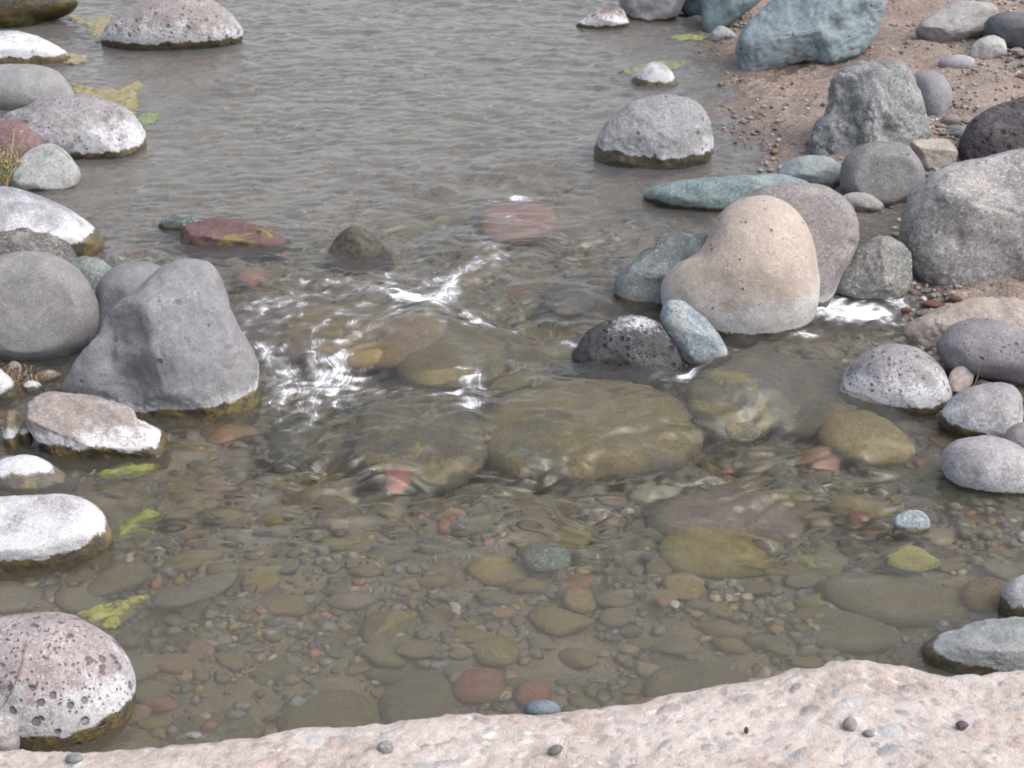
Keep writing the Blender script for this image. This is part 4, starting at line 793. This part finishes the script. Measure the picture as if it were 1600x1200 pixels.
# water humps over the submerged boulders
for o in SUBMERGED:
    bb = np.array([v[:] for v in o.bound_box]); L = np.array(o.location)
    cx, cy = L[0] + bb[:, 0].mean(), L[1] + bb[:, 1].mean(); rx, ry = np.ptp(bb[:, 0]) / 2, np.ptp(bb[:, 1]) / 2
    top = L[2] + bb[:, 2].max(); lv0 = float(level(cx, cy))
    if top < lv0 - .09: continue
    amp = .044 if (top > lv0 - .02 and o.name.startswith('boulder')) else .006
    uy = (WY - cy) / (ry * np.where(WY > cy, 1.25, .85)); ux = (WX - cx) / (rx * 1.05)
    g = np.exp(-(ux * ux + uy * uy) ** 1.7)
    H += amp * g
    rgt = np.exp(-(ux ** 2) - ((WY - (cy - ry * 1.25)) / (ry * .35)) ** 2)
    H -= .45 * amp * rgt
foam = np.zeros(WX.shape); fu = WX * 3.0; fv = WY * 3.0; best = np.full(WX.shape, .03)
for x0, y0, rx, ry, ang, inten in FOAM:
    a, b, g, sx = blob(x0, y0, rx, ry, ang)
    foam = np.maximum(foam, g * inten) if True else foam
    sel = g > best; best = np.where(sel, g, best)
    # along / across the local flow: streaks follow the flow direction
    fu = np.where(sel, a * sx, fu); fv = np.where(sel, b * sx, fv)
rag = NB(WX * 1.7, WY * 1.7)
H += .005 * foam * (NC(WX * 1.6, WY * 1.6) * .8 + ND(WX, WY) * .2)
foam = np.clip(foam + .16 * rag * (foam > .02), 0, 1.3)
fv = fv + .012 * NA(WX * 1.3, WY * 1.3)
# slow swirl lines below the big grey boulder
wme = mesh_np('stream_water', np.stack([WX, WY, H], -1).reshape(-1, 3), grid_faces(len(wx), len(wy)))
fattr(wme, 'foam', foam); fattr(wme, 'flow_along', fu); fattr(wme, 'flow_across', fv); fattr(wme, 'lively', np.clip(act + .25 * up, 0, 1))
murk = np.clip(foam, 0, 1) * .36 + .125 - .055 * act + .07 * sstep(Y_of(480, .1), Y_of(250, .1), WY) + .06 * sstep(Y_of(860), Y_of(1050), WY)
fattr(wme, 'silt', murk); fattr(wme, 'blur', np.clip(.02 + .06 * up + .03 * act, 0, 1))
t = NT('clear_stream_water'); P = t.pos()
mp = t.mapping(P, rot=(0, 0, .1), scale=(.35, 1.5, 1)); w1 = t.noise(mp, 24, 3, .55, .9); w2 = t.noise(t.mapping(P, rot=(0, 0, -.12), scale=(.3, 1.6, 1)), 60, 3, .6, .6)
liv = t.attr('lively')
hh = t.math('MULTIPLY', t.math('ADD', t.math('MULTIPLY', w1, 1.0), t.math('MULTIPLY', w2, .35)), t.math('ADD', .10, t.math('MULTIPLY', liv, .5)))
nb = t.bump(hh, .55, .006)
gl = t.n.new('ShaderNodeBsdfGlass'); gl.inputs['IOR'].default_value = 1.333; t.l.new(t.attr('blur'), gl.inputs['Roughness'])
gl.inputs['Color'].default_value = (.97, .965, .93, 1); t.l.new(nb, gl.inputs['Normal'])
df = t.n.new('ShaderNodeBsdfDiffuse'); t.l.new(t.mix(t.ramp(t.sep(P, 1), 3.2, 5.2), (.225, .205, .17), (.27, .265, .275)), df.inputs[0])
m1 = t.n.new('ShaderNodeMixShader'); t.l.new(t.attr('silt'), m1.inputs[0]); t.l.new(gl.outputs[0], m1.inputs[1]); t.l.new(df.outputs[0], m1.inputs[2])
cb = t.n.new('ShaderNodeCombineXYZ'); t.put(cb.inputs[0], t.math('MULTIPLY', t.attr('flow_along'), 7.0)); t.put(cb.inputs[1], t.math('MULTIPLY', t.attr('flow_across'), 62.0))
st = t.noise(cb.outputs[0], 1.0, 5, .65, 1.6); st2 = t.noise(P, 55, 4, .6, .8); st3 = t.noise(P, 9, 3, .6)
pat = t.math('ADD', t.math('ADD', t.math('MULTIPLY', st, .75), t.math('MULTIPLY', st2, .25)), t.math('MULTIPLY', t.math('SUBTRACT', st3, .5), .35))
fm = t.attr('foam')
soft = t.math('MULTIPLY', t.ramp(t.math('ADD', fm, t.math('MULTIPLY', t.math('SUBTRACT', st3, .5), .9)), .25, 1.15), .75)
soft = t.math('MULTIPLY', soft, t.ramp(t.math('ADD', t.math('MULTIPLY', st, .6), t.math('MULTIPLY', st2, .4)), .40, .62, .30, 1.0))
fmask = t.math('MAXIMUM', soft, t.ramp(t.math('ADD', t.math('MULTIPLY', t.math('SUBTRACT', pat, .5), 2.9), fm), .34, 1.32))
fmask = t.math('MULTIPLY', fmask, t.ramp(fm, .03, .22), clamp=True)
fd = t.n.new('ShaderNodeBsdfPrincipled'); fd.inputs['Base Color'].default_value = (.80, .82, .86, 1); fd.inputs['Roughness'].default_value = .5
t.l.new(t.bump(st2, .6, .006), fd.inputs['Normal'])
m2 = t.n.new('ShaderNodeMixShader'); t.l.new(t.math('MULTIPLY', fmask, .9), m2.inputs[0]); t.l.new(m1.outputs[0], m2.inputs[1]); t.l.new(fd.outputs[0], m2.inputs[2])
t.l.new(m2.outputs[0], t.out.inputs[0])
tag(new_obj('stream_water', wme, t.m), kind='structure')

# ------------------------------------------------------------------ floating algae mats
def algae_mat(label, pts, col, z=.005, step=.006, seed=0):
    W = [tuple(hit(x, y)[:2]) for x, y in pts]
    xs = [p[0] for p in W]; ys = [p[1] for p in W]
    ax = np.arange(min(xs) - .03, max(xs) + .03, step); ay = np.arange(min(ys) - .03, max(ys) + .03, step * 1.5)
    X, Y = np.meshgrid(ax, ay, indexing='ij'); sd = sd_poly(X, Y, W) + .003 * NB(X * 1.3 + seed, Y * 1.3) + .0012 * ND(X, Y) + .012
    keep = sd > 0; Z = level(X, Y) + z - .008 + .0030 * NB(X * 2, Y * 2) + .0005 * ND(X * 1.5, Y * 1.5) + np.minimum(sd, .035) * .22
    F = grid_faces(len(ax), len(ay)); k = keep.ravel(); F = F[k[F].all(1)]
    used, inv = np.unique(F, return_inverse=True); V = np.stack([X, Y, Z], -1).reshape(-1, 3)[used]
    me = mesh_np('algae_mat', V, inv.reshape(-1, 4)); fattr(me, 'inside', sd.ravel()[used])
    t = NT('algae'); P = t.pos(); n = t.noise(P, 45, 5, .7); n2 = t.noise(P, 12, 3)
    c = np.array(col) * (.78, .74, .95); cc = t.mix(t.ramp(n, .35, .65), tuple(c * .62), tuple(c)); cc = t.mix(t.ramp(n2, .55, .7), cc, tuple(c * (.7, .8, .6)))
    cc = t.mix(t.math('MULTIPLY', t.ramp(t.noise(P, 26, 4), .45, .62), .55), cc, tuple(c * .5 + np.array((.10, .085, .05))))
    pr_ = t.principled(cc, .6, t.bump(n, .7, .006), .3)
    film = t.math('ADD', t.math('MULTIPLY', t.attr('inside'), 26.0), t.math('MULTIPLY', t.math('SUBTRACT', t.noise(P, 55, 5, .7), .5), 2.4))
    tr = t.n.new('ShaderNodeBsdfTransparent'); mx = t.n.new('ShaderNodeMixShader'); t.l.new(t.ramp(film, .05, .75, .0, .9), mx.inputs[0])
    t.l.new(tr.outputs[0], mx.inputs[1]); t.l.new(pr_.outputs[0], mx.inputs[2]); t.l.new(mx.outputs[0], t.out.inputs[0])
    o = new_obj('algae_mat', me, t.m); md = o.modifiers.new('thickness', 'SOLIDIFY'); md.thickness = .004
    tag(o, label, 'algae', 'algae mats floating by the shore'); return o
YG = (.34, .32, .16)
algae_mat('pale yellow algae trail left of the pink pitted boulder', [(60,18),(110,22),(135,30),(178,22),(172,45),(166,64),(150,66),(134,42),(95,26)], YG)
algae_mat('small yellow algae patch at the tip of the flat white crusted boulder', [(98,80),(140,88),(140,97),(112,101),(88,98)], YG)
algae_mat('largest yellow algae mat behind the speckled boulder on the left', [(108,128),(150,138),(185,140),(213,126),(234,132),(214,142),(218,152),(214,180),(190,172),(150,158),(118,150)], (.34, .31, .13))
algae_mat('bright green algae scrap at the right tip of the largest yellow mat', [(210,180),(252,176),(250,186),(230,200),(214,194)], (.24, .31, .11))
algae_mat('thin yellow green algae patch around the small pale mossy rock at right', [(962,112),(1000,99),(1050,94),(1080,98),(1062,106),(1032,112),(988,118)], (.27, .27, .13), z=.003)
algae_mat('bright green algae tongue right of the flat pinkish white boulder', [(176,846),(182,828),(202,808),(228,794),(266,796),(244,812),(222,820),(240,832),(206,832)], (.20, .235, .055), z=.003)
algae_mat('yellow green algae mat beside the round pitted boulder at bottom left', [(118,960),(140,947),(176,944),(230,924),(228,936),(200,952),(188,974),(170,986),(152,972)], (.29, .30, .08))
algae_mat('green algae streak in the water below the flat brown topped rock', [(150,738),(190,726),(240,722),(250,730),(205,742),(160,748)], (.24, .27, .05), z=.002)
algae_mat('small green algae scrap near the leaf shaped rock in the lower pool', [(1240,870),(1262,866),(1290,872),(1284,880),(1255,882),(1240,878)], (.24, .27, .08), z=.002)
algae_mat('thin green algae line at the foot of the teal boulder at top right', [(1040,58),(1070,52),(1112,57),(1100,62),(1060,64)], (.28, .33, .08), z=.002)
algae_mat('yellow algae strip at the left edge under the flat white crusted boulder', [(-30,96),(20,93),(40,99),(20,104),(-30,106)], YG)

# ------------------------------------------------------------------ concrete ledge in front
SZ = .35
EDGE = [(-900,1190),(-400,1180),(-100,1172),(0,1166),(25,1164),(110,1168),(215,1163),(300,1154),(400,1143),(470,1130),(500,1127),(600,1125),(625,1119),(700,1110),(725,1108),(740,1104),(760,1109),(800,1108),(850,1109),(880,1104),(940,1099),(960,1094),(1000,1091),(1030,1079),(1080,1071),(1150,1060),(1200,1051),(1228,1041),(1248,1035),(1275,1037),(1300,1023),(1350,1024),(1400,1031),(1440,1039),(1480,1049),(1520,1046),(1600,1040),(1750,1030),(2100,1020),(2600,1000)]
EW = np.array([hit_z(x, y, SZ)[:2] for x, y in EDGE])
cx_ = axis(-1.05, 1.15, .0035, -14, 14)
ye = np.interp(cx_, EW[:, 0], EW[:, 1]); 
fine1 = N3.fbm(np.stack([cx_ * 22, cx_ * 0, cx_ * 0 + 3], 1), 4) * .006
ye = ye + fine1
sv = np.concatenate([[-.9, -.6, -.4, -.28, -.2], -np.arange(.15, .02, -.012), -np.arange(.018, 0, -.004), np.arange(0, .42, .0035), [.5, .7, 1.1, 2.0, 3.2]])
SX, SS = np.meshgrid(cx_, sv, indexing='ij'); YE = np.repeat(ye[:, None], len(sv), 1)
inn = np.maximum(SS, 0); down = np.maximum(-SS, 0)
PY = YE - inn - .012 * (1 - np.exp(-down * 0)) + .05 * np.minimum(down, .3)
hn = N3.fbm(np.stack([SX.ravel() * 7, PY.ravel() * 7, SX.ravel() * 0], 1), 4).reshape(SX.shape)
hf = N3.fbm(np.stack([SX.ravel() * 45, PY.ravel() * 45, down.ravel() * 45], 1), 3).reshape(SX.shape)
edge_r = .014
PZ = SZ - down - edge_r * np.exp(-inn / edge_r) * .8 + hn * .016 * (1 - np.exp(-inn / .05)) + hf * .0040
PY = PY + (down > 0) * (hf * .01)
tone = np.zeros(SX.shape + (3,)); cover = np.zeros(SX.shape)
rs = np.random.RandomState(77)
PALC = [(.21, .235, .265), (.25, .28, .31), (.34, .27, .28), (.72, .70, .67), (.50, .37, .34), (.42, .36, .31), (.30, .29, .31), (.17, .15, .17), (.40, .44, .46)]
fx = (cx_ > -1.1) & (cx_ < 1.2); ix0 = np.where(fx)[0][0]
for k in range(3200):
    x0 = rs.uniform(-1.0, 1.1); s0 = rs.uniform(-.1, .42); r = rs.choice([rs.uniform(.004, .009), rs.uniform(.008, .016), rs.uniform(.014, .026)], p=[.74, .21, .05]); asp = rs.uniform(.4, .8); a = rs.normal(0, .35)
    i0, i1 = np.searchsorted(cx_, [x0 - r * 1.2, x0 + r * 1.2]); j0, j1 = np.searchsorted(sv, [s0 - r * 1.2, s0 + r * 1.2])
    if i1 - i0 < 2 or j1 - j0 < 2: continue
    dx, dy = SX[i0:i1, j0:j1] - x0, -(SS[i0:i1, j0:j1] - s0); c, s = math.cos(a), math.sin(a)
    u, v = (dx * c + dy * s) / r, (-dx * s + dy * c) / (r * asp); d = (np.abs(u) ** 2.4 + np.abs(v) ** 2.4) ** (1 / 2.4) + .12 * N3.one(np.stack([dx.ravel() * 150 + k, dy.ravel() * 150, dx.ravel() * 0], 1)).reshape(dx.shape)
    m = sstep(1.05, .85, d); col = np.array(PALC[rs.choice(9, p=[.12, .13, .15, .13, .14, .12, .11, .03, .07])]) * rs.uniform(.85, 1.15)
    cv = rs.choice([.85, .5, .25], p=[.24, .36, .40])
    mm = m * cv > cover[i0:i1, j0:j1]
    cover[i0:i1, j0:j1] = np.where(mm, m * cv, cover[i0:i1, j0:j1]); tone[i0:i1, j0:j1] = np.where(mm[..., None], col, tone[i0:i1, j0:j1])
    PZ[i0:i1, j0:j1] += np.where(SS[i0:i1, j0:j1] >= 0, np.sqrt(np.clip(1 - d * d, 0, 1)) * r * .18 * cv - .0006 * np.exp(-((d - 1.05) / .12) ** 2), 0)
sme = mesh_np('concrete_ledge', np.stack([SX, PY, PZ], -1).reshape(-1, 3), grid_faces(len(cx_), len(sv)))
cattr(sme, 'stone_tone', tone.reshape(-1, 3)); fattr(sme, 'stone_cover', cover)
t = NT('weathered_pink_concrete'); P = t.pos(); n1 = t.noise(P, 6, 5, .6); n2 = t.noise(P, 38, 5, .7); n3 = t.noise(P, 230, 3, .7)
c = t.mix(t.ramp(n1, .35, .65), (.43, .375, .345), (.375, .318, .285)); c = t.mix(t.math('MULTIPLY', t.ramp(t.math('ADD', t.math('MULTIPLY', n2, .6), t.math('MULTIPLY', n1, .4)), .50, .64), .95), c, (.30, .232, .19))
c = t.mix(t.math('MULTIPLY', t.ramp(n2, .46, .28), .6), c, (.55, .52, .50))
c = t.mix(t.math('MULTIPLY', t.attr('stone_cover'), .8), c, t.mix(1.0, t.attr('stone_tone', 'Color'), (.72, .72, .72), 'MULTIPLY'))
c = t.mix(t.math('MULTIPLY', t.ramp(n3, .55, .75), .45), c, (.24, .195, .17)); c = t.mix(t.math('MULTIPLY', t.ramp(n3, .46, .32), .4), c, (.54, .51, .49))
t.principled(c, .9, t.bump(t.math('ADD', n2, t.math('MULTIPLY', n3, .6)), .9, .007), .2)
tag(new_obj('concrete_ledge', sme, t.m), 'rough pinkish concrete ledge with embedded pebbles along the bottom of the picture', 'ledge')

LED = [('dark purple pebble on the right part of the concrete ledge', ell(1503,1133,10,7,0), (.14,.11,.12)),
       ('grey white capped pebble on the concrete ledge left of centre', ell(603,1168,13,11,0), (.33,.33,.31)),
       ('olive grey oval pebble on the concrete ledge near the middle', ell(868,1172,12,7,-20), (.24,.22,.19)),
       ('lilac grey pebble with pale top on the concrete ledge, left of the dark purple one', ell(1357,1146,9,6,10), (.28,.28,.31)),
       ('mauve grey rounded stone set on the concrete ledge at right, largest of its small stones', ell(1328,1132,11,11,0), (.36,.30,.29)),
       ('grey pebble at the water side edge of the concrete ledge at left', ell(303,1149,12,6,0), (.27,.25,.26)),
       ('flat grey blue stone on the concrete ledge near the bottom left corner', ell(117,1185,14,8,0), (.30,.32,.34)),
       ('tiny dark brown chip standing on the concrete ledge right of the middle', ell(1166,1141,4,6,0,k=5), (.12,.06,.05))]
for i, (lab, poly, c) in enumerate(LED):
    cy = max(p[1] for p in poly); cxm = sum(p[0] for p in poly) / len(poly)
    rock('pebble', lab, poly, (cxm, cy - 1), rock_mat('ledge_pebble_stone', base=c, wet_h=-.5, seed=i, speck=.3, lvl=0), base_z=SZ + .003, thick=1.0, angular=.3, sub=4, cat='pebble', group='loose pebbles on the concrete ledge', sink=1)

# ------------------------------------------------------------------ twig, weed, dry leaf, dry roots
def tube(name, pts, radii, mat, parent=None, k=6):
    pts = np.array(pts, float); n = len(pts); V = []; 
    for i in range(n):
        d = pts[min(i + 1, n - 1)] - pts[max(i - 1, 0)]; d /= np.linalg.norm(d) + 1e-9
        a = np.cross(d, [.3, .2, .9]); a /= np.linalg.norm(a); b = np.cross(d, a)
        for j in range(k):
            th = 2 * math.pi * j / k; V.append(pts[i] + (a * math.cos(th) + b * math.sin(th)) * radii[i])
    F = [[i * k + j, i * k + (j + 1) % k, (i + 1) * k + (j + 1) % k, (i + 1) * k + j] for i in range(n - 1) for j in range(k)]
    return new_obj(name, mesh_np(name, V, F), mat, parent)
def flat_mat(name, c, c2, sc=60):
    t = NT(name); n = t.noise(t.pos(), sc, 3, .6); t.principled(t.mix(t.ramp(n, .4, .6), c, c2), .75, t.bump(n, .3, .003), .2); return t.m
def drape(px, py, depth): d = ray(px, py); return CAMP + d * depth
dry = flat_mat('dry_twig_bark', (.16, .09, .06), (.26, .17, .12)); straw = flat_mat('dry_straw', (.42, .34, .2), (.3, .22, .12)); leafm = flat_mat('small_green_leaf', (.10, .13, .03), (.2, .2, .07)); pale = flat_mat('pale_dry_leaf', (.52, .45, .41), (.40, .33, .29))
b = [o for o, C, l in LANDMARKS if l.startswith('round pinkish')][0]
bpy.context.view_layer.update()
dg = bpy.context.evaluated_depsgraph_get()
def surf(px, py, lift=.004, only=None):
    d = Vector(ray(px, py)); ok_, loc, nor, idx, ob, mx = scene.ray_cast(dg, Vector(CAMP), d)
    return np.array(loc) + np.array(nor) * lift
tw = [(42,1004),(41,1018),(38,1035),(33,1056),(26,1076),(17,1092),(8,1104),(-2,1116)]
TP = []
for i, (x, y) in enumerate(tw):
    TP.append(surf(x, y, .004 + .012 * math.sin(math.pi * i / 7)))
tag(tube('twig', TP, [.0012, .0016, .0017, .0018, .0018, .0016, .0013, .001], dry), 'thin curved brown twig lying on the round pinkish pitted boulder', 'twig')
w0 = hit(14, 284, .02)
weed = new_obj('weed', None, loc=w0); tag(weed, 'scruffy half dry weed at the left edge beside the green grey cobble', 'weed')
rw = random.Random(4)
for i in range(34):
    tx, ty = rw.uniform(-28, 44), rw.uniform(196, 262); d0 = (rw.uniform(-.05, .05), rw.uniform(-.03, .04))
    base = np.array([d0[0], d0[1], -.01]); top = drape(tx, ty, float((w0 - CAMP) @ FWD) + rw.uniform(-.06, .06)) - w0
    mid = base * .5 + top * .5 + np.array([rw.uniform(-.03, .03), rw.uniform(-.03, .03), .02])
    P3 = [base * (1 - t_) ** 2 + 2 * mid * t_ * (1 - t_) + top * t_ * t_ for t_ in np.linspace(0, 1, 7)]
    tube('stem', P3, np.linspace(.0022, .0008, 7), straw if rw.random() < .55 else leafm, weed, 5)
    for q in range(3):
        if rw.random() < .8:
            c = P3[rw.randrange(2, 7)]; a = rw.uniform(0, 6.28); L = rw.uniform(.01, .024); dv = np.array([math.cos(a), math.sin(a), rw.uniform(-.1, .8)]); dv /= np.linalg.norm(dv); sd_ = np.cross(dv, [0, 0, 1]); sd_ /= np.linalg.norm(sd_)
            Vv = [c, c + dv * L * .5 + sd_ * L * .22 + [0, 0, .003], c + dv * L, c + dv * L * .5 - sd_ * L * .22 + [0, 0, .003], c + dv * L * .5 - [0, 0, .001]]
            new_obj('leaf', mesh_np('leaf', Vv, [[0, 1, 4], [1, 2, 4], [2, 3, 4], [3, 0, 4]]), leafm if rw.random() < .6 else straw, weed)
lw = hit(1507, 612, .03); leaf = new_obj('dry_leaf', None, loc=lw); tag(leaf, 'pale curled dry leaf with a thin stem lying between stones at right', 'leaf')
dl = float((lw - CAMP) @ FWD); V = []; nu, nv = 14, 9
for i in range(nu):
    for j in range(nv):
        t_, s_ = i / (nu - 1), j / (nv - 1) * 2 - 1; wdt = math.sin(math.pi * min(t_ * .92 + .06, 1)) ** .7 * 19
        x, y = 1492 + (1512 - 1492) * t_ + s_ * wdt * .9, 612 - (612 - 568) * t_ + s_ * wdt * .35
        V.append(drape(x, y, dl + .012 * s_ * s_ - .02 * t_ + .02) - lw)
new_obj('blade', mesh_np('leaf_blade', V, grid_faces(nu, nv)), pale, leaf).modifiers.new('thickness', 'SOLIDIFY').thickness = .0015
sp = [(1494, 616), (1510, 612), (1522, 602), (1528, 588), (1530, 574), (1529, 562)]
tube('stem', [drape(x, y, dl - .02) - lw for x, y in sp], [.0014, .0013, .0012, .0011, .001, .0008], dry, leaf, 5)
roots = new_obj('dry_grass_roots', None, loc=hit(25, 600)); r0 = np.array(hit(25, 600)); tag(roots, 'tangle of dry grass roots in the dark gap below the round disc shaped boulder', 'dry roots'); dr = float((r0 - CAMP) @ FWD)
for i in range(26):
    x0, y0 = rw.uniform(-5, 60), rw.uniform(566, 585); pts = []
    for k in range(6): pts.append(drape(x0 + rw.uniform(-4, 4) + k * rw.uniform(-3, 3), y0 + k * 8, dr - .01 + rw.uniform(-.02, .02)) - r0)
    tube('root', pts, [.0012] * 6, straw if i % 3 else dry, roots, 4)
